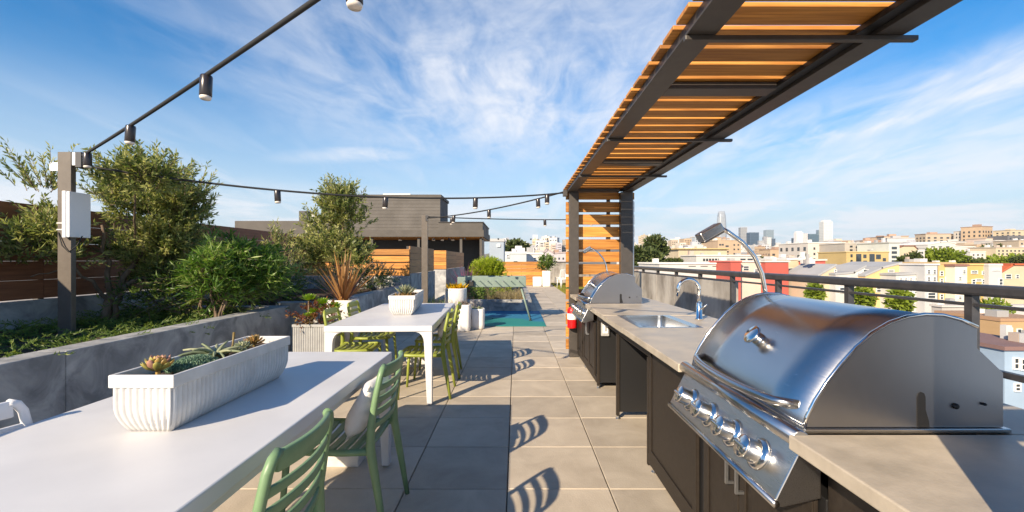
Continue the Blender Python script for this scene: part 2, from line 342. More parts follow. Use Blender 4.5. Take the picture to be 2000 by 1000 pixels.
def limb(mb, a, b, r0, r1, wob=0.08, n=6):
    a = Vector(a); b = Vector(b); pts = []
    for i in range(n + 1):
        t = i / n; pts.append(a.lerp(b, t) + rvec() * wob * math.sin(math.pi * t))
    mb.tube(pts, [r0 + (r1 - r0) * i / n for i in range(n + 1)], 7)
    return pts
def tuft(mb, c, n, ln, w, tilt, bend, seg=4, r=0.03):
    for _ in range(n):
        a = random.uniform(0, 2 * math.pi); t = random.uniform(0.05, tilt)
        d = Vector((math.cos(a) * math.sin(t), math.sin(a) * math.sin(t), math.cos(t)))
        p = Vector(c) + Vector((math.cos(a), math.sin(a), 0)) * random.uniform(0, r)
        mb.cur = random.random(); mb.leaf(p, d, Vector((0, 0, 1)), ln * random.uniform(0.6, 1.15), w, bend * random.uniform(0.3, 1.2), seg)
def mounds(mb, area, n, ln, w, tilt, bend, z):
    for _ in range(n):
        x = random.uniform(area[0], area[1]); y = random.uniform(area[2], area[3])
        tuft(mb, (x, y, z), random.randint(6, 12), ln * random.uniform(0.7, 1.3), w, tilt, bend, 3, 0.05)
def succulent_leaf_mesh(name, mat, ln, w, th, rnd):
    mb = MB(); mb.cur = rnd; n = 8; prof = [(0, .25), (.25, .6), (.6, 1.0), (.85, .7), (1, .06)]
    rings = []
    for t, k in prof:
        zc_ = 0.22 * ln * t * t
        rings.append([(t * ln, math.cos(a) * w / 2 * k, zc_ + math.sin(a) * th / 2 * k * (1 if math.sin(a) < 0 else 0.4)) for a in [2 * math.pi * j / n for j in range(n)]])
    o = []
    for r_ in rings: o += r_
    fs = [(i * n + j, i * n + (j + 1) % n, (i + 1) * n + (j + 1) % n, (i + 1) * n + j) for i in range(len(prof) - 1) for j in range(n)]
    fs += [tuple(range(n))[::-1], tuple(range((len(prof) - 1) * n, len(prof) * n))]
    mb.add(o, fs)
    me_o = mb.build(name, mat, None, True); me = me_o.data; bpy.data.objects.remove(me_o); return me
def rosette(name, label, mat, c, r, layers, nper, tilt0=8, tilt1=75, w=0.4, th=0.16, joined=False, group=None):
    """a succulent rosette, each fleshy leaf a piece of its own"""
    root = thing(name, label, 'succulent', c, random.uniform(0, 6), group)
    ms = [succulent_leaf_mesh('leaf', mat, r, r * w, r * th, k / 3) for k in range(4)]
    for l in range(layers):
        t = l / max(1, layers - 1); sc = 1.0 - 0.55 * t; tl = R(tilt0 + (tilt1 - tilt0) * t)
        for k in range(max(4, int(nper * (1 - 0.35 * t)))):
            a = 2 * math.pi * (k + 0.5 * (l % 2)) / max(4, int(nper * (1 - 0.35 * t))) + random.uniform(-.1, .1)
            o = link('leaf', random.choice(ms), root, (0, 0, r * 0.12 + 0.06 * r * l)); o.scale = (sc * random.uniform(.9, 1.1),) * 3; o.rotation_euler = (0, -tl + random.uniform(-.1, .1), a)
    st = MB().tube([(0, 0, -0.02), (0, 0, r * 0.4)], [r * 0.14, r * 0.10], 6).build('stem', mat, root)
    return root

# ================================================================== the roof terrace (setting)
TS, TX, TY = 0.61, -0.052, 2.72
deck = box('roof_deck', M['joint'], None, -6.0, -4.0, -0.30, 3.75, 31.5, -0.045); tag(deck, kind='structure')
bldg = box('terrace_building_body', M['stucco'], None, -30, -12, -19, 3.7, 33, -0.31); tag(bldg, kind='structure')
def paver_mesh():
    mb = MB().box(-TS / 2 + .003, -TS / 2 + .003, -.045, TS / 2 - .003, TS / 2 - .003, 0)
    bm = bmesh.new(); vv = [bm.verts.new(p) for p in mb.v]
    for f in mb.f: bm.faces.new([vv[i] for i in f])
    top = [e for e in bm.edges if all(abs(v.co.z) < 1e-6 for v in e.verts)]
    bmesh.ops.bevel(bm, geom=top, offset=0.004, segments=1, affect='EDGES')
    me = bpy.data.meshes.new('paver'); bm.to_mesh(me); bm.free(); me.materials.append(M['paver']); return me
pm = paver_mesh(); spots = []
for i in range(-5, 6):
    for j in range(-9, 38):
        x = TX + (i + .5) * TS; y = TY + (j + .5) * TS
        if -3.0 < x < 3.5: spots.append((x, y))
def vis(p):
    x, y = p
    if y < 1.6: return 99
    if abs(x) / y > 1.25: return 98
    return y + (6 if (x < -0.9 and y < 3.2) or x > 1.1 else 0)
spots.sort(key=vis)
for x, y in spots[:300]: link('paver', pm, deck, (x, y, random.uniform(-.0012, .0012)))
mb = MB()
for x, y in spots[300:]: mb.box(x - TS / 2 + .003, y - TS / 2 + .003, -.045, x + TS / 2 - .003, y + TS / 2 - .003, 0)
tag(mb.build('far_pavers', M['paver'], deck), kind='stuff')

# raised planting beds on the left -----------------------------------------------------------
def bed(name, label, walls, soil, group=None):
    r = thing(name, label, 'planting bed', (walls[0][0], walls[0][1], 0), 0, group); ox, oy = walls[0][0], walls[0][1]
    for (x0, y0, x1, y1, z1) in walls:
        ns = max(1, round((y1 - y0) / 3.0))
        for q in range(ns):
            ya, yb = y0 + (y1 - y0) * q / ns, y0 + (y1 - y0) * (q + 1) / ns
            bevel(box('bed_wall', M['concrete'], r, x0 - ox, ya - oy + (.002 if q else 0), 0, x1 - ox, yb - oy - (.002 if q < ns - 1 else 0), z1), 0.006)
    if soil:
        x0, y0, x1, y1, z = soil; mb = MB(); n = 14
        for i in range(n + 1):
            for j in range(n + 1): mb.v.append((x0 + (x1 - x0) * i / n - ox, y0 + (y1 - y0) * j / n - oy, z + random.uniform(-.03, .03)))
        for i in range(n):
            for j in range(n): mb.face((i * (n + 1) + j, (i + 1) * (n + 1) + j, (i + 1) * (n + 1) + j + 1, i * (n + 1) + j + 1))
        mb.build('soil', M['soil'], r, True)
    return r
bed('raised_bed', 'long grey concrete bed wall beside the white dining tables, planted with olive', [(-3.20, -3.0, -3.0, 6.05, .76), (-4.95, 5.87, -3.205, 6.05, .76)], (-5.0, -3.0, -3.15, 5.95, .66))
bed('raised_bed', 'concrete bed wall behind the bronze flax pot', [(-2.63, 6.06, -2.45, 10.05, .80), (-3.205, 6.06, -2.635, 6.24, .80)], (-5.0, 6.1, -2.55, 10.05, .72))
def fence(name, label, base, boards, post_step, axis, pos, a0, a1, z0, zt, bh, gap, th, mat, face=1, baseth=.18, basez=None):
    """concrete base wall with horizontal boards on top; axis 'y': runs along Y at X=pos"""
    r = thing(name, label, 'fence', (pos, a0, 0) if axis == 'y' else (a0, pos, 0))
    ln = a1 - a0
    def bx(nm, m, u0, u1, v0, v1, z_0, z_1, bv=0.003):
        if axis == 'y': o = box(nm, m, r, v0, u0, z_0, v1, u1, z_1)
        else: o = box(nm, m, r, u0, v0, z_0, u1, v1, z_1)
        if bv: bevel(o, bv)
        return o
    if base: bx('base_wall', M['concrete'], 0, ln, -baseth, 0.0, 0, z0, 0.005)
    k = 0; z = z0 + 0.012
    nseg = max(1, round(ln / 2.4)); sl = ln / nseg
    while z + bh <= zt + .02:
        for sgm in range(nseg):
            bx('board', mat, sgm * sl + .003, (sgm + 1) * sl - .003, -th - .03 + random.uniform(-.002, .002), -.03, z, z + bh, 0.003)
        z += bh + gap
    for sgm in range(nseg + 1):
        u = min(max(sgm * sl, .05), ln - .05)
        bx('fence_post', M['bronze'], u - .03, u + .03, -th - .09 if axis == 'y' else -.028, -th - .032 if axis == 'y' else .03, z0, z - gap, 0)
    return r
fence('board_fence', 'dark brown board fence on concrete base behind the olive tree', True, 5, 2.4, 'y', -5.0, -3.0, 10.08, .95, 1.95, .194, .003, .03, M['wood_dark'])
fence('board_fence', 'orange cedar fence dappled by leaf shadow, behind the bronze flax', True, 5, 1.3, 'x', 10.28, -4.99, -2.395, 1.0, 1.66, .13, .024, .03, M['wood'])
fence('board_fence', 'shade-coloured board fence returning from the leaf-dappled cedar fence', True, 5, 1.3, 'y', -2.37, 10.315, 13.3, 1.04, 1.68, .152, .005, .03, M['wood_shade'])
fence('board_fence', 'shade-coloured board fence returning from the short bright cedar end', True, 5, 1.3, 'y', -2.37, 15.62, 20.9, 1.04, 1.68, .152, .005, .03, M['wood_shade'])
sf = thing('board_fence', 'short bright cedar fence end on lit concrete, beyond the slim post', 'fence', (-2.81, 15.4, 0))
bevel(box('base_wall', M['concrete'], sf, 0, 0, 0, .44, .2, 1.03), .005)
for k in range(5): bevel(box('board', M['wood'], sf, 0, .03, 1.045 + k * .128, .44, .06, 1.045 + k * .128 + .122), .003)
box('fence_post', M['bronze'], sf, .2, .07, 1.03, .25, .12, 1.66)
# low bed behind the mat
bed('raised_bed', 'low concrete bed of straw grasses behind the blue-green mat', [(-2.2, 12.06, .41, 12.24, .30), (.23, 12.245, .41, 17.9, .30), (-2.2, 17.905, .41, 18.08, .30), (-2.2, 12.245, -2.02, 17.9, .30)], (-2.1, 12.2, .3, 17.95, .24))
bevel(box('liner_board', M['wood_v'], None, .195, 12.26, .20, .225, 17.88, .34), .003)
lb = bpy.data.objects['liner_board']; tag(lb, 'cedar edging board inside the low straw grass bed', 'board')
# far cedar fence
ff = thing('board_fence', 'far bright cedar screen behind two white cube pots', 'fence', (-.95, 23.9, 0))
for k in range(7): bevel(box('board', M['wood'], ff, 0, 0, .02 + k * .178, 2.5, .03, .02 + k * .178 + .172), .003)
for u in (.05, 1.2, 2.4): box('fence_post', M['bronze'], ff, u, .035, 0, u + .05, .09, 1.25)
box('post_cap', M['black'], ff, .82, -.02, 1.25, 1.02, .06, 1.285)

# right-hand railing and parapet ----------------------------------------------------------------
RX = 3.45
par = thing('parapet', 'stained grey concrete parapet under the railing behind the sink', 'parapet', (RX, 7.3, 0))
y = 7.3
while y < 25.5:
    bevel(box('parapet_panel', M['parapet'], par, -.02, y - 7.3 + .006, 0, .12, y + 1.27 - 7.3 - .006, 1.005), .006); y += 1.27
rail = thing('railing', 'charcoal metal railing along the terrace edge', 'railing', (RX, 0, 0))
box('top_rail', M['rail'], rail, -.055, .2, 1.100, .055, 26.2, 1.185, .022)
box('lower_rail', M['rail'], rail, -.022, .2, 1.018, .022, 26.2, 1.042, .003)
yy = 3.445 - 2.54
while yy < 26:
    box('rail_post', M['rail'], rail, -.03, yy - .03, .0 if yy < 7.28 else 1.006, .03, yy + .03, 1.100); yy += 1.27
box('middle_rail', M['rail'], rail, -.022, .2, .535, .022, 7.29, .58)
box('bottom_rail', M['rail'], rail, -.022, .2, .08, .022, 7.29, .12)
fp = thing('parapet', 'far grey parapet wall behind the white lounge chairs', 'parapet', (1.6, 26.3, 0))
for k in range(3): box('parapet_panel', M['parapet'], fp, k * .64 + .003, 0, 0, k * .64 + .637, .14, 1.20, .006)
box('coping', M['rail'], fp, -.02, -.03, 1.202, 1.94, .17, 1.25)
# turf strip beyond the kitchen
turf = box('turf_strip', surf('turf_ground', (0.15, .15, .02), (.24, .22, .03), .9, 8), None, 1.95, 12, .001, 3.42, 26.2, .02); tag(turf, kind='structure')
mb = MB(); mb.open = True
for _ in range(14000): tuft(mb, (random.uniform(1.93, 3.42), random.uniform(12, 26.2), .015), 1, .06, .006, .7, .3, 1, .01)
tag(mb.build('turf_blades', M['turf'], None), 'yellow-green lawn grass beyond the barbecue counter', 'grass', kind='stuff')

# penthouse behind ---------------------------------------------------------------------------
ph = thing('penthouse', 'dark grey rooftop pavilion with flat roof and shaded porch', 'building', (-1.77, 25, 0))
def pbx(nm, m, x0, y0, z0, x1, y1, z1, bv=0.01): return box(nm, m, ph, x0 + 1.77, y0 - 25, z0, x1 + 1.77, y1 - 25, z1, bv)
wl = pbx('upper_wall', M['stucco'], -11.5, 27, 3.02, -4.5, 30, 5.05)
pbx('upper_coping', M['stucco2'], -11.57, 26.93, 5.052, -4.43, 30.07, 5.22)
for k in range(9): pbx('block_course', M['stucco'], -11.502, 26.985, 3.27 + k * .2, -4.498, 26.999, 3.27 + k * .2 + .188, .003)
pbx('skylight', M['labelwhite'], -8.2, 28, 5.221, -6.5, 29, 5.42)
pbx('roof_slab', M['stucco2'], -14.6, 25, 2.62, -1.77, 30.9, 3.0)
pbx('roof_parapet', M['stucco2'], -4.3, 25.25, 3.001, -1.85, 30.7, 3.42)
pbx('roof_edge', M['bronze'], -4.32, 25.2, 3.421, -1.8, 30.75, 3.47)
pbx('low_parapet', M['stucco2'], -16.2, 26.2, 3.001, -11.58, 30.7, 3.60)
pbx('soffit', M['wood'], -14.6, 25.08, 2.585, -1.85, 30.8, 2.618)
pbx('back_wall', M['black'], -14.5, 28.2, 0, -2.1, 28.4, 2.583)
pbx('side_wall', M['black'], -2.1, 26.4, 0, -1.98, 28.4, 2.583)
for x in (-8.0, -5.4, -3.05, -1.95): pbx('column', M['stucco2'], x - .07, 25.2, 0, x + .07, 25.34, 2.583)
pbx('vent_box', M['rail'], -12.6, 26.4, 3.61, -12.1, 27.2, 4.2)
pbx('white_vent', M['labelwhite'], -12.05, 26.4, 3.61, -11.7, 26.8, 4.0)
for x in (-6.6, -4.7, -4.2, -3.6):
    MB().lathe([(.001, 0), (.09, .0), (.10, .05), (.07, .09), (.001, .1)], (x + 1.77, .9, 2.44), 10).build('ceiling_lamp', M['lens'], ph, True)
    MB().tube([(x + 1.77, .9, 2.53), (x + 1.77, .9, 2.59)], .012, 5).build('lamp_stem', M['rail'], ph)

# ================================================================== pergola
pg = thing('pergola', 'dark steel pergola with cedar slat roof over the barbecue counter', 'pergola', (0, 0, 0))
ZB, ZS = 2.32, 2.365
box('beam', M['bronze'], pg, .72, .52, ZB, .845, 6.50, ZS, .003)
box('beam', M['bronze'], pg, 1.52, .52, ZB, 1.64, 6.50, ZS, .003)
box('ledger', M['black'], pg, 1.46, .53, ZB + .018, 1.517, 6.49, ZS - .001, .002)
for yb in (.525, 2.54, 4.52, 6.36): box('cross_beam', M['bronze'], pg, .848, yb, ZB + .004, 1.457, yb + .12, ZS - .002, .003)
for yb in (1.92, 3.57, 5.12):
    box('tie_bar', M['bronze'], pg, .715, yb, ZB - .022, 1.70, yb + .03, ZB - .001, .003)
k = 0; y = .545
slat_me = None
while y < 6.5:
    if slat_me is None:
        o = bevel(box('roof_slat', M['wood'], pg, .68, 0, ZS + .001, 1.66, .143, ZS + .021), .003); slat_me = o.data; o.location = (0, y, 0)
    else: o = bevel(link('roof_slat', slat_me, pg, (0, y, random.uniform(0, .002))), .003)
    y += .1785
for (x0, x1) in ((.75, .88), (1.47, 1.64)):
    box('post', M['bronze'], pg, x0, 6.38, 0, x1, 6.50, ZB - .001, .004)
    box('post', M['bronze'], pg, x0, .50, 0, x1, .62, ZB - .001, .004)
psl = None
for yp in (6.502, .464):
    z = 2.21 - .0165 - .145
    zs_ = [2.228]
    while z > .05: zs_.append(z); z -= .178
    for i, z in enumerate(zs_):
        h = .1 if i == 0 else .145
        if i > 0 and psl is not None: bevel(link('screen_slat', psl, pg, (0, yp, z)), .003)
        else:
            o = bevel(box('screen_slat', M['wood'], pg, .712, 0, 0, 1.69, .03, h), .003); o.location = (0, yp, z)
            if i > 0: psl = o.data
    box('batten', M['bronze'], pg, 1.30, yp + .032 if yp > 1 else yp - .032, .05, 1.35, yp + .062 if yp > 1 else yp - .002, 2.30)
box('conduit', M['galv'], pg, 1.643, 6.40, .9, 1.658, 6.415, 2.2)
box('cable_bracket', M['bronze'], pg, .66, 6.36, 2.26, .718, 6.45, 2.345, .004)

# ================================================================== barbecue counter
isl = thing('kitchen_counter', 'long outdoor kitchen counter with beige stone top and dark cabinets', 'counter', (.86, 0, 0))
def ib(nm, m, x0, y0, z0, x1, y1, z1, bv=.003, par_=None):
    return box(nm, m, par_ or isl, x0 - .86, y0, z0, x1 - .86, y1, z1, bv)
CT, CB = .885, .845
SX0, SX1, SY0, SY1 = .885, 1.32, 3.24, 3.95
X0, X1 = .755, 1.65
mbc = MB()
def cslab(x0, y0, x1, y1): mbc.box(x0 - .86, y0, CB, x1 - .86, y1, CT)
# grill cut-outs are behind the hoods: the slab runs round each of them
top1 = ib('countertop', M['counter'], X0, .62, CB, X1, 1.262, CT, .004)
ib('countertop', M['counter'], 1.38, 1.265, CB, X1, 2.115, CT, .003)
ib('countertop', M['counter'], X0, 2.118, CB, X1, SY0 - .001, CT, .004)
ib('countertop', M['counter'], X0, SY0, CB, SX0 - .001, SY1, CT, 0)
ib('countertop', M['counter'], SX1 + .001, SY0, CB, X1, SY1, CT, 0)
ib('countertop', M['counter'], X0, SY1 + .001, CB, X1, 4.955, CT + .004, .004)
ib('countertop', M['counter'], 1.38, 4.958, CB, X1, 5.80, CT, .003)
ib('countertop', M['counter'], X0, 5.803, CB, X1, 6.36, CT, .004)
AP = .735
ib('apron', M['cab'], .866, 2.96, AP, .886, 4.86, CB - .001)
def door(y0, y1, z0, z1, hy, nm='door'):
    d = ib(nm, M['cab'], .852, y0, z0, .863, y1, z1, .002)
    fw = .045
    for (a_, b_, c_, d_) in ((y0, z0, y0 + fw, z1), (y1 - fw, z0, y1, z1), (y0 + fw + .0015, z1 - fw, y1 - fw - .0015, z1), (y0 + fw + .0015, z0, y1 - fw - .0015, z0 + fw)):
        ib('door_frame', M['cab'], .845, a_, b_, .8515, c_, d_, .0015, d)
    if hy is not None:
        hx = -.86 + .845
        m = MB(); m.box(hx - .032, hy - .005, .50, hx - .022, hy + .005, .72); m.box(hx - .0215, hy - .005, .71, hx - .0005, hy + .005, .72); m.box(hx - .0215, hy - .005, .50, hx - .0005, hy + .005, .51)
        m.build('handle', M['galv'], d)
    return d
def cabinet(y0, y1, ztop, doors, grill):
    ib('cabinet_body', M['black'], .866, y0, .055, 1.60, y1, ztop, .003)  # black body puts the shade of the door gaps into its colour
    ib('plinth', M['cab'], .858, y0 + .002, .055, .8655, y1 - .002, .115, 0)
    for (a, b, hy) in doors: door(a, b, .125, ztop - .012, hy)
    for yv in (y0 + .03, y1 - .03):
        for xv in (.89, 1.57): MB().lathe([(.018, 0), (.020, .006), (.010, .012), (.010, .054)], (xv - .86, yv, 0), 10).build('foot', M['galv'], isl)
# near cabinet: open end bay, grill doors, fixed panel
cabinet(1.27, 2.10, .70, [(1.30, 1.725, 1.69), (1.735, 2.05, 1.77)], True)
cabinet(2.103, 2.96, CB - .002, [(2.14, 2.90, None)], False)
ib('end_leg', M['cab'], .858, 2.962, .03, .885, 2.99, CB - .112, .002)
ib('end_panel', M['cab'], .866, .64, .055, .886, 1.265, CB - .002, .003)
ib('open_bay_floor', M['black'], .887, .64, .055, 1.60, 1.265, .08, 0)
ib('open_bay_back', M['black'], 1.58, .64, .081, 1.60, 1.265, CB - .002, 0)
# knee-space panels at the sink
for yv in (3.90, 4.83):
    ib('side_panel', M['black'], .874, yv + .012, .06, 1.60, yv + .03, AP - .001 if yv < 4 else CB - .002, .002)
    ib('side_leg', M['cab'], .862, yv, .03, .888, yv + .034, AP - .002, .002)
    MB().lathe([(.018, 0), (.020, .006), (.010, .012), (.010, .031)], (.876 - .86, yv + .017, 0), 10).build('foot', M['galv'], isl)
ib('back_panel', M['cab'], 1.602, .64, .055, 1.62, 6.3, CB - .001, 0)
cabinet(4.866, 5.80, .70, [(4.92, 5.32, 5.285), (5.33, 5.73, 5.365)], True)
cabinet(5.803, 6.34, CB - .002, [(5.83, 6.30, None)], False)
ou = ib('outlet_box', M['grey_plastic'], .90, 4.805, .56, .985, 4.839, .72, .008)
ib('outlet_face', M['labelwhite'], .915, 4.7955, .59, .97, 4.8045, .69, .003, ou).location = (0, 0, 0)
ib('switch', M['grey_plastic'], .932, 4.789, .615, .953, 4.795, .665, .002, ou)

# sink and faucet -------------------------------------------------------------------------------
snk = thing('sink', 'square stainless drop-in sink with steel basin', 'sink', (SX0, SY0, CT))
w_, l_ = SX1 - SX0, SY1 - SY0
m = MB(); e = .028
m.add([(-.012, -.012, .003), (w_ + .012, -.012, .003), (w_ + .012, l_ + .012, .003), (-.012, l_ + .012, .003), (e, e, .003), (w_ - e - .03, e, .003), (w_ - e - .03, l_ - e, .003), (e, l_ - e, .003),
       (-.012, -.012, .0005), (w_ + .012, -.012, .0005), (w_ + .012, l_ + .012, .0005), (-.012, l_ + .012, .0005)],
      [(0, 1, 5, 4), (1, 2, 6, 5), (2, 3, 7, 6), (3, 0, 4, 7), (8, 9, 1, 0), (9, 10, 2, 1), (10, 11, 3, 2), (11, 8, 0, 3)])
m.open = True; m.build('rim', M['steel'], snk)
m = MB(); m.open = True; pr = [(0, .003), (0.002, -.02), (.006, -.16), (.03, -.19), (.12, -.192)]
rows = []
for inn, z in pr:
    x0, x1, y0, y1 = e + inn, w_ - e - .03 - inn, e + inn, l_ - e - inn; rr = .05
    ring = []
    for (cx_, cy_, a0) in ((x1 - rr, y1 - rr, 0), (x0 + rr, y1 - rr, 90), (x0 + rr, y0 + rr, 180), (x1 - rr, y0 + rr, 270)):
        for q in range(5): ring.append((cx_ + rr * math.cos(R(a0 + q * 22.5)), cy_ + rr * math.sin(R(a0 + q * 22.5)), z))
    rows.append(ring)
for r_ in rows: m.v += r_
for i in range(len(rows) - 1):
    for k in range(20): m.face((i * 20 + k, i * 20 + (k + 1) % 20, (i + 1) * 20 + (k + 1) % 20, (i + 1) * 20 + k))
m.face(tuple(range((len(rows) - 1) * 20, len(rows) * 20)))
m.build('basin', M['steel'], snk, True)
MB().lathe([(.045, 0), (.045, .004), (.03, .002), (.001, .001)], (w_ / 2, l_ / 2, -.191), 16).build('drain', M['chrome'], snk)
fc = thing('faucet', 'chrome gooseneck faucet behind the sink', 'faucet', (1.48, 3.68, CT))
MB().lathe([(.032, 0), (.032, .01), (.024, .016), (.024, .13), (.020, .14)], (0, 0, 0), 16).build('body', M['chrome'], fc, True)
pts = [(0, 0, .13), (0, 0, .24)] + [(-.085 + .085 * math.cos(R(a)), 0, .24 + .085 * math.sin(R(a))) for a in range(15, 181, 15)] + [(-.17, 0, .19)]
MB().tube(pts, [.015] * (len(pts) - 1) + [.017], 12).build('spout', M['chrome'], fc, True)
MB().tube([(0, -.024, .09), (0, -.05, .095), (.02, -.10, .13)], [.010, .008, .006], 8).build('lever', M['chrome'], fc, True)

# ================================================================== grills
def make_grill():
    g = thing('grill', 'large stainless built-in barbecue grill with domed lid, beside the open counter end', 'grill', (.813, 1.286, .885))
    LN = .80
    prof = [(0, .012), (.006, .04), (.03, .088), (.065, .142), (.104, .192), (.145, .238), (.19, .277), (.24, .307), (.29, .324), (.34, .331), (.39, .329), (.44, .316), (.488, .295)]
    # lid skin
    m = MB(); n = len(prof)
    for yv in (0.006, LN - .006):
        for (x, z) in prof: m.v.append((x + .004, yv, z - .002))
    for i in range(n - 1): m.face((i, i + n, i + 1 + n, i + 1))
    lid = m.build('lid', M['steel'], g, True); s_ = lid.modifiers.new('sub', 'SUBSURF'); s_.levels = 2; s_.render_levels = 2; s_.boundary_smooth = 'PRESERVE_CORNERS'
    sol = lid.modifiers.new('thick', 'SOLIDIFY'); sol.thickness = .004; sol.offset = -1
    poly = prof + [(.488, .012)]
    for y0, y1 in ((-.002, .006), (LN - .006, LN + .002)):
        e_ = MB().prism_y(poly, y0, y1).build('lid_end', M['steel_end'], g)
        m = MB(); pts_ = [(x, (y0 if y0 < .4 else y1), z) for x, z in prof]
        m.tube(pts_, .0055, 6).build('edge_bead', M['chrome'], e_, True)
    yb0 = .004
    # rear box
    MB().prism_y([(.4885, .012), (.4885, .235), (.562, .165), (.562, .012)], -.001, LN + .001).build('rear_box', M['steel_end'], g)
    box('base_tray', M['steel'], g, -.004, -.012, -.004, .575, LN + .012, .0105, .002)
    # slot and bolts on the near end
    m = MB()
    m.tube([(.345, -.0035, .02), (.336, -.0035, .055), (.334, -.0035, .09), (.340, -.0035, .112)], [.013, .012, .012, .012], 10, flat=.1)
    sl_ = MB(); pts_ = [(.318, .013), (.352, .013), (.350, .03), (.341, .062), (.3405, .098), (.337, .108), (.329, .112), (.321, .108), (.318, .098), (.318, .062)]
    sl_.prism_y(pts_, -.004, -.0021).build('spit_slot', M['black'], g)
    for (x, z, r_) in ((.425, .072, .008), (.505, .078, .004)):
        b_ = MB().lathe([(r_, 0), (r_, .006), (r_ * .6, .009)], (0, 0, 0), 10).build('bolt', M['black'], g); b_.rotation_euler = (R(90), 0, 0); b_.location = (x, -.002, z)
    # front roll and control panel
    m = MB().tube([(-.028, -.03, -.014), (-.028, LN + .03, -.014)], .026, 16); m.build('front_roll', M['steel'], g, True)
    for yv in (-.0305, LN + .0305):
        c_ = MB().lathe([(.001, 0), (.024, 0), (.026, .003), (.024, .005), (.001, .006)], (0, 0, 0), 16).build('roll_cap', M['galv'], g); c_.rotation_euler = (R(90), 0, 0); c_.location = (-.028, yv + .003, -.014)
    m = MB().prism_y([(-.026, -.034), (-.098, -.178), (-.090, -.196), (-.076, -.200), (.03, -.176), (.03, -.03), (-.016, -.026)], -.03, LN + .03)
    pn = m.build('control_panel', M['steel_panel'], g); bevel(pn, .004)
    m = MB().tube([(-.097, -.032, -.190), (-.097, LN + .032, -.190)], .011, 10); m.build('drip_lip', M['steel'], g, True)
    ax = Vector((-.894, 0, .447)).normalized(); q = Vector((0, 0, 1)).rotation_difference(ax)
    for yv in (.115, .285, .47, .655):
        k_ = MB().lathe([(.001, 0), (.044, 0), (.043, .005), (.035, .010), (.030, .012), (.0295, .014), (.029, .046), (.031, .049), (.031, .052), (.0295, .055), (.001, .056)], (0, 0, 0), 24).build('knob', M['steel_knob'], g, True)
        for p_ in k_.data.polygons: pass
        k_.rotation_mode = 'QUATERNION'; k_.rotation_quaternion = q; k_.location = Vector((-.0655, yv, -.113)); k_.scale = (1.15, 1.15, 1.15)
        bevel(box('knob_grip', M['steel_knob'], k_, -.005, -.027, .0555, .005, .027, .062), .003)
    for yv in (.2, .38, .56): # igniter holes along the roll
        pass
    # bowed handle
    pts_ = []
    for i in range(17):
        t = i / 16; yv = .06 + t * .68; out_ = .015 + .070 * math.sin(math.pi * min(1, max(0, t))) ** .5
        pts_.append((-out_ + .020, yv, .055))
    pts_ = [(.024, .06, .055)] + pts_[1:-1] + [(.024, .74, .055)]
    MB().tube(pts_, .0145, 12).build('handle', M['steel'], g, True)
    # thermometer
    ax2 = Vector((-.80, 0, .60)).normalized(); q2 = Vector((0, 0, 1)).rotation_difference(ax2)
    t_ = MB().lathe([(.001, -.01), (.026, -.01), (.024, .012), (.024, .022), (.036, .026), (.038, .032), (.034, .036), (.001, .038)], (0, 0, 0), 28).build('thermometer', M['chrome'], g, True)
    t_.rotation_mode = 'QUATERNION'; t_.rotation_quaternion = q2; t_.location = (.098, .425, .186)
    # gooseneck work lamp at the far rear corner
    m = MB(); pts_ = [(.36, LN + .03, .0), (.352, LN + .03, .20), (.345, LN + .03, .34), (.33, LN + .03, .42), (.295, LN + .03, .50), (.24, LN + .03, .565), (.17, LN + .03, .615), (.135, LN + .03, .632)]
    nk = m.tube(pts_, .010, 10).build('lamp_neck', M['chrome'], g, True)
    hd = box('lamp_head', M['steel'], g, -.10, -.035, -.022, .012, .035, .022, .006); hd.location = (.125, LN + .03, .632); hd.rotation_euler = (0, R(-30), 0)
    box('lamp_glass', M['rail'], hd, -.094, -.030, -.0285, .004, .030, -.0225, .002)
    return g
g1 = make_grill()
g2 = copy_tree(g1); g2.location = (.813, 4.97, .885); g2['label'] = 'stainless barbecue grill beside the slatted cedar screen and red extinguisher'
g1['group'] = g2['group'] = 'built-in grills'
# fire extinguisher on the pergola post
fe = thing('fire_extinguisher', 'red fire extinguisher with white label on the pergola post', 'fire extinguisher', (.775, 6.30, .42))
MB().lathe([(.03, 0), (.062, .004), (.066, .02), (.066, .25), (.058, .275), (.03, .292), (.02, .30)], n=20).build('cylinder', M['red'], fe, True)
MB().lathe([(.0668, .125), (.0672, .126), (.0672, .205), (.0668, .206)], n=20).build('label_band', M['labelwhite'], fe, True)
MB().lathe([(.014, .298), (.018, .30), (.018, .335), (.010, .34)], n=10).build('valve', M['galv'], fe)
box('squeeze_lever', M['rail'], fe, -.075, -.008, .335, .03, .008, .350, .002)
MB().tube([(.018, 0, .32), (.06, -.03, .31), (.075, -.04, .22), (.072, -.03, .08)], .010, 6).build('hose', M['rubber'], fe, True)
box('wall_bracket', M['galv'], fe, -.03, .066, .06, .03, .079, .26)

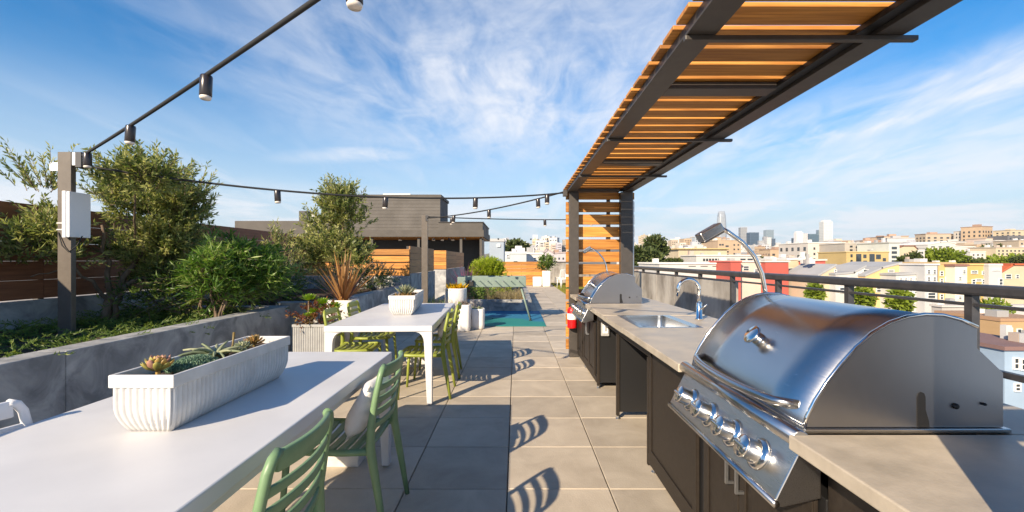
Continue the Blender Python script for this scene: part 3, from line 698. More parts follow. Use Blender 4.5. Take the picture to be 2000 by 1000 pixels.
# ================================================================== dining tables
def make_table(label, cx, cy, rz):
    t = thing('dining_table', label, 'table', (cx, cy, 0), rz, 'white dining tables')
    w, l, h = .50, 1.12, .75
    bevel(box('tabletop', M['table'], t, -w, -l, h - .055, w, l, h), .006)
    # end frames: tapered legs with a rounded inner corner
    for sy in (-1, 1):
        for sx in (-1, 1):
            m = MB(); y0, y1 = (sy * (l - .07), sy * (l - .004))
            xo = sx * (w - .003); xi = sx * (w - .078); xb = sx * (w - .050)
            poly = [(xo, .012), (xb, .012), (xi, h - .16)]
            for a in range(1, 5):
                q = R(a * 22.5); poly.append((xi - sx * .075 * (1 - math.cos(q)), h - .16 + .1 * math.sin(q)))
            poly += [(xo, h - .0555)]
            m.prism_y(poly, min(y0, y1), max(y0, y1)); bevel(m.build('leg', M['table'], t), .006)
            fx = sx * (w - .028); box('foot_cap', M['grey_plastic'], t, fx - .016, sy * (l - .037) - .016, 0, fx + .016, sy * (l - .037) + .016, .0125)
    for sx in (-1, 1): box('side_apron', M['table'], t, sx * (w - .03), -l + .075, h - .10, sx * (w - .055), l - .075, h - .056, .003)
    return t
make_table('white dining table in front, ringed by sage green chairs', -1.335, 1.945, 0)
make_table('second white dining table, ringed by lime green chairs', -1.33, 5.36, R(2.3))

# ================================================================== chairs
def make_chair(mat, label, group):
    c = thing('dining_chair', label, 'chair', (0, 0, 0), 0, group)
    hw = .215
    for s in (-1, 1):
        pts = [(-.278, s * (hw + .012), 0), (-.245, s * (hw + .006), .20), (-.203, s * hw, .44), (-.205, s * (hw - .004), .56), (-.228, s * (hw - .006), .70), (-.247, s * (hw - .012), .795), (-.253, s * (hw - .028), .825), (-.256, s * (hw - .055), .838)]
        MB().tube(pts, [.013, .018, .023, .019, .016, .0155, .0155, .015], 10).build('back_leg', mat, c, True)
        pts = [(.235, s * (hw + .008), 0), (.222, s * (hw + .004), .2), (.205, s * (hw - .004), .425)]
        MB().tube(pts, [.012, .015, .019], 8).build('front_leg', mat, c, True)
        pts = [(-.20, s * hw, .43), (-.07, s * (hw + .004), .425), (.08, s * (hw + .004), .428), (.19, s * (hw - .002), .432), (.222, s * (hw - .03), .430)]
        MB().tube(pts, [.019, .017, .017, .017, .014], 8).build('side_rail', mat, c, True)
    def bar(nm, x, z, half, bow, hgt, th, lean=.0, dip=0, n=10):
        m = MB(); ring = []
        for i in range(n + 1):
            u = -1 + 2 * i / n; y_ = u * half; xx = x - bow * (1 - u * u); zz = z - dip * (1 - u * u)
            ring += [(xx - th / 2 - lean * hgt / 2 * -1, y_, zz - hgt / 2), (xx + th / 2 + lean * hgt / 2, y_, zz - hgt / 2), (xx + th / 2 - lean * hgt / 2, y_, zz + hgt / 2), (xx - th / 2 - lean * hgt / 2, y_, zz + hgt / 2)]
        m.v += ring
        for i in range(n):
            a = i * 4
            for k in range(4): m.face((a + k, a + (k + 1) % 4, a + 4 + (k + 1) % 4, a + 4 + k))
        m.face((3, 2, 1, 0)); m.face((n * 4, n * 4 + 1, n * 4 + 2, n * 4 + 3))
        o = m.build(nm, mat, c, True); bevel(o, min(th, hgt) * .3, 2); return o
    bar('top_rail', -.254, .812, hw - .045, .028, .062, .020, .1)
    for z, x in ((.735, -.236), (.672, -.224), (.609, -.212), (.546, -.205)): bar('back_slat', x, z, hw - .010, .034, .032, .013, .1)
    for k in range(7):
        x = -.165 + k * .058; bar('seat_slat', x, .432 - .006 * math.sin(k / 6 * math.pi), hw - .008, 0, .014, .040, 0, .012)
    bar('front_rail', .225, .427, hw - .03, -.006, .026, .022)
    return c
sage = make_chair(M['sage'], 'sage green slatted chair with a white cushion on its seat, at the front table', 'chairs at the dining tables')
def put(proto, x, y, rz, label, used=[0]):
    c = copy_tree(proto); c.location = (x, y, 0); c.rotation_euler = (0, 0, rz); c['label'] = label; return c
sage.location = (-.915, 2.44, 0); sage.rotation_euler = (0, 0, R(180))
put(sage, -.915, 1.425, R(180), 'sage green slatted chair with bare seat at the front table')
def recolour(c, mat):
    for ch in c.children:
        if ch.data: ch.data = bpy.data.meshes[ch.data.name].copy(); ch.data.materials[0] = mat
lime = make_chair(M['lime'], 'lime green slatted chair on the sunny side of the second table, nearer the front table', 'chairs at the dining tables')
lime.location = (-.93, 4.68, 0); lime.rotation_euler = (0, 0, R(182))
put(lime, -.945, 5.44, R(184), 'lime green slatted chair with a white cushion at the second table')
put(lime, -1.735, 4.90, R(2), 'lime green slatted chair on the planter side of the second table, nearer the front table')
put(lime, -1.77, 5.66, R(3), 'lime green slatted chair on the planter side of the second table, nearer the slim post')
wc = make_chair(M['whiteresin'], 'white slatted chair between the front table and the concrete bed', 'chairs at the dining tables')
wc.location = (-1.63, 1.53, 0)
wl1 = put(wc, 2.25, 21.6, R(200), 'small white chair on the turf strip by the far parapet, facing the path'); wl2 = put(wc, 2.32, 23.4, R(120), 'small white chair on the turf strip by the far parapet, turned to its neighbour')
for o in (wl1, wl2): o.location.z = .02
def cushion(label, loc, rot):
    m = MB(); n = 10
    for sgn in (1, -1):
        for i in range(n + 1):
            for j in range(n + 1):
                u, v = -1 + 2 * i / n, -1 + 2 * j / n; pin = 1 - .10 * (abs(u * v)) ** 2 * 0
                th = .055 * ((1 - u ** 4) * (1 - v ** 4)) ** .5 * (1 + .15 * math.sin(5 * u + 3 * v))
                edge = 1 - .09 * (1 - abs(u)) * 0 - .07 * (1 - v * v if abs(u) > .8 else 0)
                m.v.append((sgn * th, u * .17 * (1 - .06 * (1 - v * v)), v * .15 * (1 - .06 * (1 - u * u))))
    k = (n + 1) ** 2
    for s_ in (0, 1):
        for i in range(n):
            for j in range(n):
                f = (i * (n + 1) + j, (i + 1) * (n + 1) + j, (i + 1) * (n + 1) + j + 1, i * (n + 1) + j + 1)
                m.face(tuple(q + s_ * k for q in (f if s_ == 0 else f[::-1])))
    o = m.build('cushion', M['cushion'], None, True); bm = bmesh.new(); bm.from_mesh(o.data); bmesh.ops.remove_doubles(bm, verts=bm.verts, dist=1e-4); bm.to_mesh(o.data); bm.free()
    o.location = loc; o.rotation_euler = rot
    return tag(o, label, 'cushion', 'chair cushions')
cushion('white square cushion leaning on the sage green chair back', (-.805, 2.47, .590), (0, R(24), 0))
cushion('white square cushion leaning on the lime green chair back', (-.84, 5.45, .590), (0, R(24), R(3)))

# ================================================================== fluted planters
def fluted(name, label, cat, cx, cy, z0, L_, W_, h, rz=0, foot=.7, pitch=.0255, rim=.045, wall=.014, mat=None, group=None, soil=True, loc_extra=0):
    """long trough with fluted sides curving in at the bottom and a plain rim band"""
    mat = mat or M['planter']; t = thing(name, label, cat, (cx, cy, z0), rz, group)
    def ring(w, l, amp):
        pts = []; per = []
        for (ax_, a0, a1, fx) in (('x', -w, w, -l), ('y', -l, l, w), ('x', w, -w, l), ('y', l, -l, -w)):
            nfl = max(3, round((W_ if ax_ == 'x' else L_) / pitch)); ns = nfl * 6
            for i in range(ns):
                u = i / ns; q = amp * (abs(math.sin(math.pi * u * nfl)) - .5); s_ = 1 if fx > 0 else -1
                a = a0 + (a1 - a0) * u
                pts.append((a, fx + s_ * q) if ax_ == 'x' else (fx + s_ * q, a))
        return pts
    m = MB(); rows = []; zb = h - rim
    nring = 12; base = ring(W_ / 2 - .006, L_ / 2 - .006, 1.0)
    for i in range(nring):
        u = i / (nring - 1); z = zb * u; k = 1 - (1 - foot) * (1 - u) ** 2.6 if True else 1
        w = (W_ / 2 - .008); inset = (W_ / 2) * (1 - foot) * max(0, 1 - u / .62) ** 2.0
        am = .0095 * min(1, u * 6 + .2)
        rows.append([(x, y_, z) for x, y_ in ring(w - inset, L_ / 2 - .008 - inset, am)])
    n = len(rows[0])
    for r_ in rows: m.v += r_
    for i in range(nring - 1):
        for k in range(n): m.face((i * n + k, i * n + (k + 1) % n, (i + 1) * n + (k + 1) % n, (i + 1) * n + k))
    m.face(tuple(range(n))[::-1]); m.build('trough', mat, t, True).data.polygons.foreach_set('use_smooth', [True] * (len(m.f)))
    m = MB(); a, b, z1 = W_ / 2, L_ / 2, h; zi = h - .035
    o_ = [(-a, -b), (a, -b), (a, b), (-a, b)]; i_ = [(-a + wall, -b + wall), (a - wall, -b + wall), (a - wall, b - wall), (-a + wall, b - wall)]
    m.v += [(x, y_, zb - .001) for x, y_ in o_] + [(x, y_, z1) for x, y_ in o_] + [(x, y_, z1) for x, y_ in i_] + [(x, y_, zi - .02) for x, y_ in i_]
    for k in range(4):
        k2 = (k + 1) % 4
        m.face((k, k2, 4 + k2, 4 + k)); m.face((4 + k, 4 + k2, 8 + k2, 8 + k)); m.face((8 + k, 8 + k2, 12 + k2, 12 + k))
    m.face((3, 2, 1, 0)); rm = m.build('rim', mat, t); bevel(rm, .004)
    if soil:
        m = MB(); nx, ny = 6, max(6, int(L_ / .03)); x0, y0 = -a + wall + .0005, -b + wall + .0005
        for i in range(nx + 1):
            for j in range(ny + 1): m.v.append((x0 + (-2 * x0) * i / nx, y0 + (-2 * y0) * j / ny, zi + random.uniform(-.006, .006)))
        for i in range(nx):
            for j in range(ny): m.face((i * (ny + 1) + j, (i + 1) * (ny + 1) + j, (i + 1) * (ny + 1) + j + 1, i * (ny + 1) + j + 1))
        m.build('soil', M['soil'], t, True)
    return t
fluted('trough_planter', 'long white fluted trough of succulents on the front table', 'planter', -1.320, 2.015, .75, .83, .232, .213, group='fluted table planters')
fluted('trough_planter', 'white fluted trough with one aloe on the second table', 'planter', -1.315, 5.52, .75, 1.0, .29, .222, R(6), group='fluted table planters')
ZS1 = .75 + .178
rosette('echeveria', 'peach and yellow echeveria rosette at the front end of the trough', M['echev'], (-1.33, 1.69, ZS1 + .020), .066, 6, 11, 28, 84, .48, .24)
rosette('echeveria', 'bronze-tipped spiky rosette at the back end of the trough', M['haw'], (-1.33, 2.31, ZS1 + .004), .060, 6, 13, 12, 80, .22, .14)
rosette('echeveria', 'pale grey-green rosette beside the bronze-tipped one', M['pale'], (-1.315, 2.19, ZS1 + .004), .052, 5, 10, 15, 80, .40, .2)
rosette('echeveria', 'small grey-green rosette tucked under the ribbed aloe arms', M['pale'], (-1.275, 2.11, ZS1 + .002), .040, 4, 9, 15, 80, .42, .2)
# sedum mat
m = MB(); m.open = True
for _ in range(520):
    a = random.uniform(0, 6.28); q = random.random() ** .5; p = Vector((-1.318 + .068 * q * math.cos(a), 1.855 + .115 * q * math.sin(a), ZS1 + .005 + .030 * (1 - q * q)))
    m.cur = random.random()
    for _k in range(5): m.leaf(p, rvec() + Vector((0, 0, .9)), rvec(), .019, .009, .1)
tag(m.build('sedum', M['sedum'], None), 'low blue-green sedum cushion in the white trough', 'succulent')
# long-armed aloe
AS = .82
al = thing('aloe', 'sprawling pale aloe with long ribbed arms in the middle of the trough', 'succulent', (-1.34, 2.03, ZS1))
for (a, tl, ln) in ((100, 78, .15), (140, 80, .14), (60, 76, .12), (320, 78, .13), (160, 72, .15), (200, 62, .14), (120, 66, .15), (230, 74, .17), (300, 70, .14), (40, 62, .12), (80, 40, .11), (10, 74, .13), (185, 35, .10), (260, 55, .14), (340, 60, .11), (215, 78, .16), (280, 80, .15)):
    pts = []; rr = []; ln *= AS
    for i in range(6):
        t = i / 5; tt = R(tl) * (.5 + .6 * t); pts.append((math.cos(R(a)) * ln * t * math.sin(tt) * 1.15, math.sin(R(a)) * ln * t * math.sin(tt) * 1.15, ln * t * math.cos(tt) + .004)); rr.append(.012 * (1 - .7 * t)); 
    m = MB(); m.cur = random.random(); m.tube(pts, rr, 6).build('arm', M['pale'], al, True)
MB().tube([(.02, .04, 0), (.045, .05, .05), (.05, .052, .11)], [.004, .004, .006], 6).build('dry_stalk', M['haw'], al, True)
rosette('aloe', 'silvery spiky aloe in the trough on the second table', M['pale'], (-1.30, 5.37, .75 + .19), .155, 5, 9, 20, 75, .20, .12)
m = MB(); m.open = True
for _ in range(26): tuft(m, (-1.30 + random.uniform(-.1, .1), 5.37 + random.uniform(-.2, .2), .93), 7, .07, .01, 1.0, .3, 2, .03)
tag(m.build('sedum', M['haw'], None), 'brown-green low succulent mat round the silvery aloe', 'succulent')

# white block under the front table
blk = thing('storage_box', 'low white ribbed box standing on the floor under the front table', 'box', (-1.16, 3.10, 0))
box('body', M['planter'], blk, -.12, -.10, 0, .12, .22, .17, .006); box('lid', M['planter'], blk, -.125, -.105, .171, .125, .225, .20, .004)
for k in range(2): box('groove_band', M['planter'], blk, -.124, -.104, .05 + k * .06, .124, .224, .075 + k * .06, .003)
blk2 = copy_tree(blk); blk2.location = (-1.28, 5.9, 0); blk2['label'] = 'low white ribbed box standing on the floor under the second table'

# ================================================================== pots
def sq(a, p=3.2): return 1 / (abs(math.cos(a)) ** p + abs(math.sin(a)) ** p) ** (1 / p)
def pot(label, x, y, r, h, mat, fn=None, taper=.82, group='floor pots', rimw=.03, name='plant_pot', cat='pot', rz=0):
    t = thing(name, label, cat, (x, y, 0), rz, group)
    prof = [(r * taper * .86, 0), (r * taper, h * .03), (r * (taper + (1 - taper) * .5), h * .25), (r * .985, h * .6), (r, h * .97), (r * .985, h), (r - rimw, h), (r - rimw - .004, h - .05)]
    MB().lathe(prof, n=40, fn=fn).build('shell', mat, t, True)
    MB().lathe([(r - rimw - .004, h - .05), (r * .4, h - .045), (.001, h - .042)], n=20, fn=fn).build('soil', M['soil'], t, True)
    return t
lobe = lambda a: 1 + .035 * abs(math.cos(2 * a)) - .02
pot('tall white lobed pot standing at the end of the second table', -1.0, 8.75, .135, .51, M['whitepot'], lambda a: sq(a, 3.5) * .95, .92)
pot('short white lobed pot of rosettes beside the blue-green mat', -.765, 9.05, .15, .40, M['whitepot'], lambda a: sq(a, 3.5) * .95, .92)
pot('round white bowl pot of yellow flowers by the foosball table', -1.27, 9.6, .23, .77, M['whitepot'], None, .70)
pot('white cube pot in front of the far cedar screen', 1.08, 23.2, .23, .49, M['whitepot'], lambda a: sq(a, 9), .97)
pot('tall white square pot with a shrub beside the white cube pot', 1.54, 23.1, .21, .80, M['whitepot'], lambda a: sq(a, 9), .97)
pot('tall grey-white pot holding the bronze flax', -2.26, 5.95, .17, .85, M['planter'], lambda a: sq(a, 8), .80)
fb = fluted('box_planter', 'pale ribbed box planter of wine-red succulents against the concrete bed', 'planter', -2.32, 5.32, 0, .42, .40, .64, 0, .985, .026, .03, .02, surf('shade_grey_fibre_cement', (.30, .30, .30), (.38, .38, .37), .7, 8, bump=.1))  # greyer than the white troughs: the planter's shade is put into its colour
# fillings
fx = thing('flax_plant', 'bronze-orange flax with sword leaves in the grey-white pot', 'plant', (-2.26, 5.95, .80))
for k in range(64):
    m = MB(); m.open = True; a = random.uniform(0, 6.283); tl = random.uniform(.05, .92); m.cur = random.random()
    d = Vector((math.cos(a) * math.sin(tl), math.sin(a) * math.sin(tl), math.cos(tl)))
    m.leaf(Vector((math.cos(a), math.sin(a), 0)) * random.uniform(0, .035), d, Vector((0, 0, 1)), random.uniform(.46, .78), random.uniform(.026, .040), random.uniform(.02, .14), 5)
    m.build('blade', M['phorm'], fx)
MB().tube([(0, 0, 0), (0, 0, .12)], [.055, .045], 10).build('leaf_base', surf('orange_leaf_base', (.48, .19, .02), (.6, .28, .04), .5, 30), fx, True)
for i in range(9):
    x = -2.32 + random.uniform(-.15, .12); y = 5.32 + random.uniform(-.14, .14); hi = random.uniform(.05, .2)
    g_ = random.random() < .4 or i < 3
    if i < 3: x = -2.40 + i * .13; y = 5.25 + .04 * i; hi = .30 - .05 * i
    c_ = thing('aeonium', ('large bright green aeonium rosette standing tall in the ribbed box planter' if i < 3 else 'small bright green aeonium rosette low in the ribbed box planter') if g_ else 'wine-red aeonium rosette low in the ribbed box planter', 'succulent', (x, y, .60), 0, 'rosettes in the ribbed box planter')
    MB().tube([(0, 0, -.01), (.01, 0, hi)], .010, 5).build('stem', M['bark'], c_, True)
    m = MB(); m.open = True
    for q in range(46):
        a = q * 2.39996; t = q / 46; tl = R(85 - 70 * t); d = Vector((math.cos(a) * math.sin(tl), math.sin(a) * math.sin(tl), math.cos(tl))); m.cur = random.random()
        m.leaf(Vector((.01, 0, hi)), d, Vector((0, 0, 1)), (.135 if i < 3 else .095) * (1 - .5 * t), .045, -.15, 3)
    m.build('rosette', M['aeon'] if g_ else M['wine'], c_)
m = MB(); m.open = True; sprays(m, [((-2.30, 5.28, .74), (.20, .19, .13), 1)], 60, .12, 9, .045, .022, .3, .2)
tag(m.build('succulent_trailer', M['wine'], None), 'wine-red trailing leaves spilling over the ribbed box planter', 'succulent', kind='stuff')
m = MB(); m.open = True
for _ in range(30): tuft(m, (-1.27 + random.uniform(-.15, .15), 9.6 + random.uniform(-.15, .15), .73), 8, .15, .06, 1.2, .3, 2, .03)
tag(m.build('flower_clump', M['yellowfl'], None), 'yellow flowers in the round white bowl pot', 'flowers')
m = MB(); m.open = True
for _ in range(60): tuft(m, (-1.30 + random.gauss(0, .22), 9.25 + random.gauss(0, .1), .02), 7, .62, .010, .5, .25, 3, .05)
tag(m.build('dry_lavender', M['lavender'], None), 'dry brown lavender clump in front of the white bowl pot', 'plant')
m = MB(); m.open = True
for _ in range(14): tuft(m, (-.765 + random.uniform(-.08, .08), 9.05 + random.uniform(-.08, .08), .36), 9, .09, .03, 1.1, .2, 2, .02)
tag(m.build('succulent_clump', M['pale'], None), 'pale green succulents in the short white lobed pot', 'succulent')
m = MB(); m.open = True
for _ in range(8): tuft(m, (-1.0 + random.uniform(-.06, .06), 8.75 + random.uniform(-.06, .06), .47), 9, .12, .03, 1.0, .2, 2, .02)
tag(m.build('succulent_clump', M['lavender'], None), 'brown-grey succulents in the tall white lobed pot', 'succulent')
m = MB(); m.open = True
for _ in range(20): tuft(m, (-1.72 + random.gauss(0, .08), 9.3 + random.gauss(0, .12), 0), 12, .62, .022, .5, .3, 4, .06)
tag(m.build('strap_grass', M['bush'], None), 'dark green strap-leaf clump at the foot of the slim post', 'grass')
m = MB(); m.open = True; sprays(m, [((1.54, 23.1, 1.12), (.26, .26, .34), 1)], 90, .3, 8, .16, .06, .9, .1)
t_ = thing('potted_shrub', 'dark green paddle-leaf shrub in the tall white square pot', 'shrub', (1.54, 23.1, .76)); o = m.build('foliage', M['cover'], t_); o.location = (-1.54, -23.1, -.76)
MB().tube([(0, 0, 0), (.02, 0, .5)], .03, 6).build('stem', M['bark'], t_)

# ================================================================== mat and foosball table
mt, t, b = base_mat('two_tone_rubber')
g_ = nd(t, 'ShaderNodeTexCoord'); s_ = nd(t, 'ShaderNodeSeparateXYZ'); t.links.new(g_.outputs['Object'], s_.inputs[0])
ma = nd(t, 'ShaderNodeMath', operation='MULTIPLY_ADD'); ma.inputs[1].default_value = .55; t.links.new(s_.outputs['X'], ma.inputs[0]); t.links.new(s_.outputs['Y'], ma.inputs[2])
nz = nd(t, 'ShaderNodeTexNoise'); nz.inputs['Scale'].default_value = 1.4; t.links.new(g_.outputs['Object'], nz.inputs[0])
ad = nd(t, 'ShaderNodeMath', operation='ADD'); t.links.new(ma.outputs[0], ad.inputs[0]); t.links.new(nz.outputs[0], ad.inputs[1])
mr = nd(t, 'ShaderNodeMapRange'); mr.inputs[1].default_value = 10.75; mr.inputs[2].default_value = 11.05; t.links.new(ad.outputs[0], mr.inputs[0])
mx = nd(t, 'ShaderNodeMix', data_type='RGBA'); mx.inputs['A'].default_value = (.012, .21, .19, 1); mx.inputs['B'].default_value = (.012, .155, .29, 1); t.links.new(mr.outputs[0], mx.inputs['Factor']); t.links.new(mx.outputs['Result'], b.inputs['Base Color']); b.inputs['Roughness'].default_value = .75
rug = box('play_mat', mt, None, -2.0, 9.3, .004, .615, 12.03, .014, .003); tag(rug, 'blue and teal-green rubber mat under the foosball table', 'mat')
fb = thing('foosball_table', 'grey-green outdoor foosball table on splayed legs', 'foosball table', (-.54, 10.45, 0))
FW, FL, F0, F1 = .36, .76, .76, .985
for sy in (-1, 1): box('side_panel', M['foos'], fb, -FL, sy * FW - .015, F0, FL, sy * FW + .015, F1, .01)
for sx in (-1, 1): box('end_panel', M['foos'], fb, sx * FL - (.03 if sx > 0 else 0), -FW + .016, F0, sx * FL + (.03 if sx < 0 else 0), FW - .016, F1, .005)
box('playing_field', M['whitepot'], fb, -FL + .031, -FW + .016, F0 + .03, FL - .031, FW - .016, F0 + .05)
for k in range(8):
    x = -.60 + k * .171
    rd = MB().tube([(x, -FW - .17 - .1 * (k % 3), .90), (x, FW + .12, .90)], .008, 8).build('rod', M['galv'], fb, True)
    MB().tube([(x, -FW - .17 - .1 * (k % 3) - .002, .90), (x, -FW - .05 - .1 * (k % 3), .90)], .017, 8).build('rod_handle', M['rubber'], rd, True)
    MB().lathe([(.001, 0), (.024, 0), (.024, .012), (.001, .013)], n=10).build('bushing', M['rubber'], rd).rotation_euler = (R(90), 0, 0)
    rd.children[-1].location = (x, -FW - .0155, .90)
    for q in range(3):
        yv = -.2 + q * .2; box('player', M['red'] if k % 2 else M['rail'], rd, x - .012, yv - .014, .825, x + .012, yv + .014, .945, .004)
box('ball_cup', M['rubber'], fb, -.52, -FW - .095, .79, -.40, -FW - .016, .915, .006)
for sx in (-1, 1):
    for sy in (-1, 1):
        MB().tube([(sx * (FL - .12), sy * .28, F0 + .02), (sx * (FL + .10), sy * .33, .02)], [.024, .020], 10).build('leg', M['foos'], fb, True)
        MB().lathe([(.034, 0), (.034, .012), (.022, .02), (.022, .05)], (sx * (FL + .10), sy * .33, .014), 12).build('foot', M['rubber'], fb)

# ================================================================== light posts and string lights
def light_post(label, x, y, z0, z1, w=.12, d=.05, cap=True):
    t = thing('light_post', label, 'post', (x, y, z0), 0, 'string light posts'); box('shaft', M['postpaint'], t, -w / 2, 0, 0, w / 2, d, z1 - z0, .003)
    return t
p1 = light_post('taupe steel post with a white panel, standing by the olive tree', -4.17, 4.20, .64, 2.365, .125)
box('bracket', M['galv'], p1, .064, .005, 1.60, .10, .045, 1.72, .003); box('bracket_end', M['rail'], p1, .101, -.004, 1.58, .16, .05, 1.724, .004)
box('side_bracket', M['galv'], p1, -.15, .01, 1.55, -.064, .03, 1.63, .003)
pnl = box('panel', M['whiteresin'], p1, .02, -.045, .93, .055, -.002, 1.36, .006); pnl.location = (0, 0, 0)
box('panel_side', M['whiteresin'], p1, .0565, -.040, .935, .088, .17, 1.355, .006)
for z in (1.0, 1.06): box('clamp_band', M['galv'], p1, -.068, -.0045, z, .019, .054, z + .012, .001)
MB().tube([(-.05, -.006, .98), (.0, -.02, .86), (.05, -.01, .80), (.10, .02, .86), (.12, .05, .95)], .005, 6).build('cable_loop', M['rubber'], p1, True)
p2 = light_post('slim taupe steel post beyond the second dining table', -1.79, 8.9, 0, 2.24, .12)
box('bracket', M['rail'], p2, .02, -.012, 2.12, .075, -.001, 2.235, .003)
p3 = light_post('steel post standing behind the slatted cedar screen', 2.13, 10.5, 0, 2.32, .10)
def string(label, A, B, sag, ts, thick=.011, lz=.115, lr=.032):
    A, B = Vector(A), Vector(B); t = thing('string_lights', label, 'string lights', A, 0, 'string light cables')
    f = lambda u: (B - A) * u - Vector((0, 0, 4 * sag * u * (1 - u)))
    MB().tube([f(i / 32) for i in range(33)], thick, 7).build('cable', M['rubber'], t, True)
    for u in ts:
        p = f(u); l = MB().lathe([(.006, .012), (lr * .9, .004), (lr, -.004), (lr, -lz + .004), (lr * .93, -lz)], n=16).build('lamp', M['lampblack'], t, True); l.location = p + Vector((0, 0, -thick * .6))
        l.rotation_euler = (random.uniform(-.08, .08), random.uniform(-.08, .08), 0)
        MB().lathe([(lr * .9, -lz - .001), (lr * .97, -lz - .006), (lr * .8, -lz - .018), (.001, -lz - .02)], n=14).build('lamp_lens', M['lens'], l, True)
    return t
string('thick lamp cable running from the panel post over the front table', (-4.02, 4.22, 2.335), (.70, .80, 2.575), .035, [.03, .245, .48, .72], .0125)
string('lamp cable spanning from the panel post across to the pergola post', (-4.06, 4.24, 2.25), (.69, 6.40, 2.31), .175, [.312, .53, .745, .945])
string('lamp cable from the slim post rising to the pergola post', (-1.74, 8.9, 2.18), (.69, 6.42, 2.33), .06, [.25, .53, .85])
string('lamp cable from the slim post to the post behind the cedar screen', (-1.75, 8.92, 2.21), (2.08, 10.5, 2.30), .03, [.12, .62, .9])

# ================================================================== trees and shrubs in the beds
def tree(name, label, cat, base, crown_mb, mat, limbs, stems=None, group=None):
    t = thing(name, label, cat, base, 0, group); B_ = Vector(base)
    m = MB()
    for a, b, r0, r1, wob in limbs: limb(m, a, b, r0, r1, wob)
    o = m.build('trunk', M['bark'], t, True); o.location = -B_
    o = crown_mb.build('crown', mat, t); o.location = -B_
    if stems and stems.f: o = stems.build('twigs', M['bark'], t); o.location = -B_; o['kind'] = 'stuff'
    return t
c = MB(); c.open = True; s = MB(); s.open = True
random.seed(5); lob = []
for (c0, rr, k) in (((-4.42, 5.45, 1.78), (.40, .38, .54), 13), ((-4.25, 5.5, 1.58), (.36, .34, .52), 11), ((-4.55, 5.3, 2.06), (.26, .3, .26), 5), ((-4.0, 5.45, 2.02), (.22, .22, .22), 4), ((-3.72, 4.55, 2.22), (.30, .07, .07), 5), ((-4.64, 4.5, 1.72), (.20, .25, .40), 5), ((-4.3, 5.5, 1.18), (.38, .22, .26), 8)):
    for _ in range(k):
        v = rvec(); q = random.uniform(.10, .18); lob.append(((c0[0] + v.x * rr[0], c0[1] + v.y * rr[1], c0[2] + v.z * rr[2]), (q * 1.25, q * 1.1, q), q * q))
sprays(c, lob, 1300, .21, 19, .066, .0195, .8, 0, .8, .1, s)
# long shoots that stand clear of the crown
sprays(c, [((-4.4, 5.4, 2.12), (.50, .25, .18), 3), ((-4.55, 4.4, 2.05), (.22, .2, .06), 1), ((-3.9, 5.4, 2.10), (.12, .2, .10), 1)], 100, .36, 26, .060, .016, 1.6, 0, .7, .2, s)
tree('olive_tree', 'large silvery olive tree behind the post with the white panel', 'tree', (-4.58, 5.05, .62), c, M['olive'],
     [((-4.60, 5.05, .60), (-4.50, 5.06, .98), .055, .042, .02), ((-4.50, 5.06, .96), (-4.3, 5.4, 1.6), .036, .016, .05), ((-4.51, 5.06, .95), (-4.55, 5.0, 1.75), .032, .014, .05), ((-4.50, 5.06, .90), (-4.72, 4.8, 1.35), .024, .010, .04),
      ((-4.50, 5.06, 1.0), (-4.0, 5.5, 1.4), .028, .012, .05), ((-4.48, 5.06, .70), (-4.36, 5.03, 1.02), .030, .022, .03), ((-4.70, 4.82, 1.3), (-4.80, 4.5, 1.2), .010, .005, .03), ((-4.3, 5.4, 1.6), (-4.05, 5.5, 2.0), .014, .007, .05), ((-4.38, 5.2, 1.5), (-3.85, 4.6, 2.15), .014, .007, .05)], s)
c = MB(); c.open = True; s = MB(); s.open = True
lob = []
for (c0, rr, k) in (((-3.22, 8.2, 1.75), (.45, .4, .5), 12), ((-3.5, 8.2, 1.42), (.38, .35, .30), 7), ((-3.08, 8.2, 2.28), (.24, .25, .28), 6), ((-2.98, 8.2, 1.5), (.25, .25, .28), 4)):
    for _ in range(k):
        v = rvec(); q = random.uniform(.14, .24); lob.append(((c0[0] + v.x * rr[0], c0[1] + v.y * rr[1], c0[2] + v.z * rr[2]), (q * 1.2, q * 1.1, q), q * q))
sprays(c, lob, 780, .24, 16, .072, .025, .8, 0, .8, .1, s)
sprays(c, [((-3.15, 8.2, 2.45), (.35, .25, .08), 1)], 16, .36, 18, .06, .016, 1.8, 0, .7, .2, s)
tree('olive_tree', 'smaller upright olive tree in front of the dappled cedar fence', 'tree', (-3.25, 8.2, .68), c, M['olive'],
     [((-3.25, 8.2, .66), (-3.2, 8.2, 1.35), .04, .03, .03), ((-3.2, 8.2, 1.3), (-3.1, 8.2, 2.2), .028, .012, .05), ((-3.2, 8.2, 1.2), (-3.6, 8.15, 1.6), .022, .010, .05), ((-3.2, 8.2, 1.2), (-2.9, 8.25, 1.65), .022, .010, .05)], s)
def shrub(name, label, lob, n, tw, nl, ll, lw, mat, up=.6, droop=.3, spread=.7, stem_to=None, group=None, shell=.3):
    c = MB(); c.open = True; s = MB(); s.open = True
    sprays(c, lob, n, tw, nl, ll, lw, up, droop, spread, shell, s); cc = lob[0][0]
    z0 = stem_to
    t = thing(name, label, 'shrub', (cc[0], cc[1], z0), 0, group); B_ = Vector((cc[0], cc[1], z0))
    o = c.build('foliage', mat, t); o.location = -B_
    m = MB()
    for k in range(5):
        l = random.choice(lob); limb(m, (cc[0] + random.uniform(-.08, .08), cc[1] + random.uniform(-.08, .08), z0 - .03), (l[0][0] + random.uniform(-.2, .2), l[0][1] + random.uniform(-.1, .1), l[0][2] + l[1][2] * .4), .014, .006, .03)
    o = m.build('stem', M['bark'], t, True); o.location = -B_
    if s.f: o = s.build('twigs', M['bark'], t); o.location = -B_; o['kind'] = 'stuff'
    return t
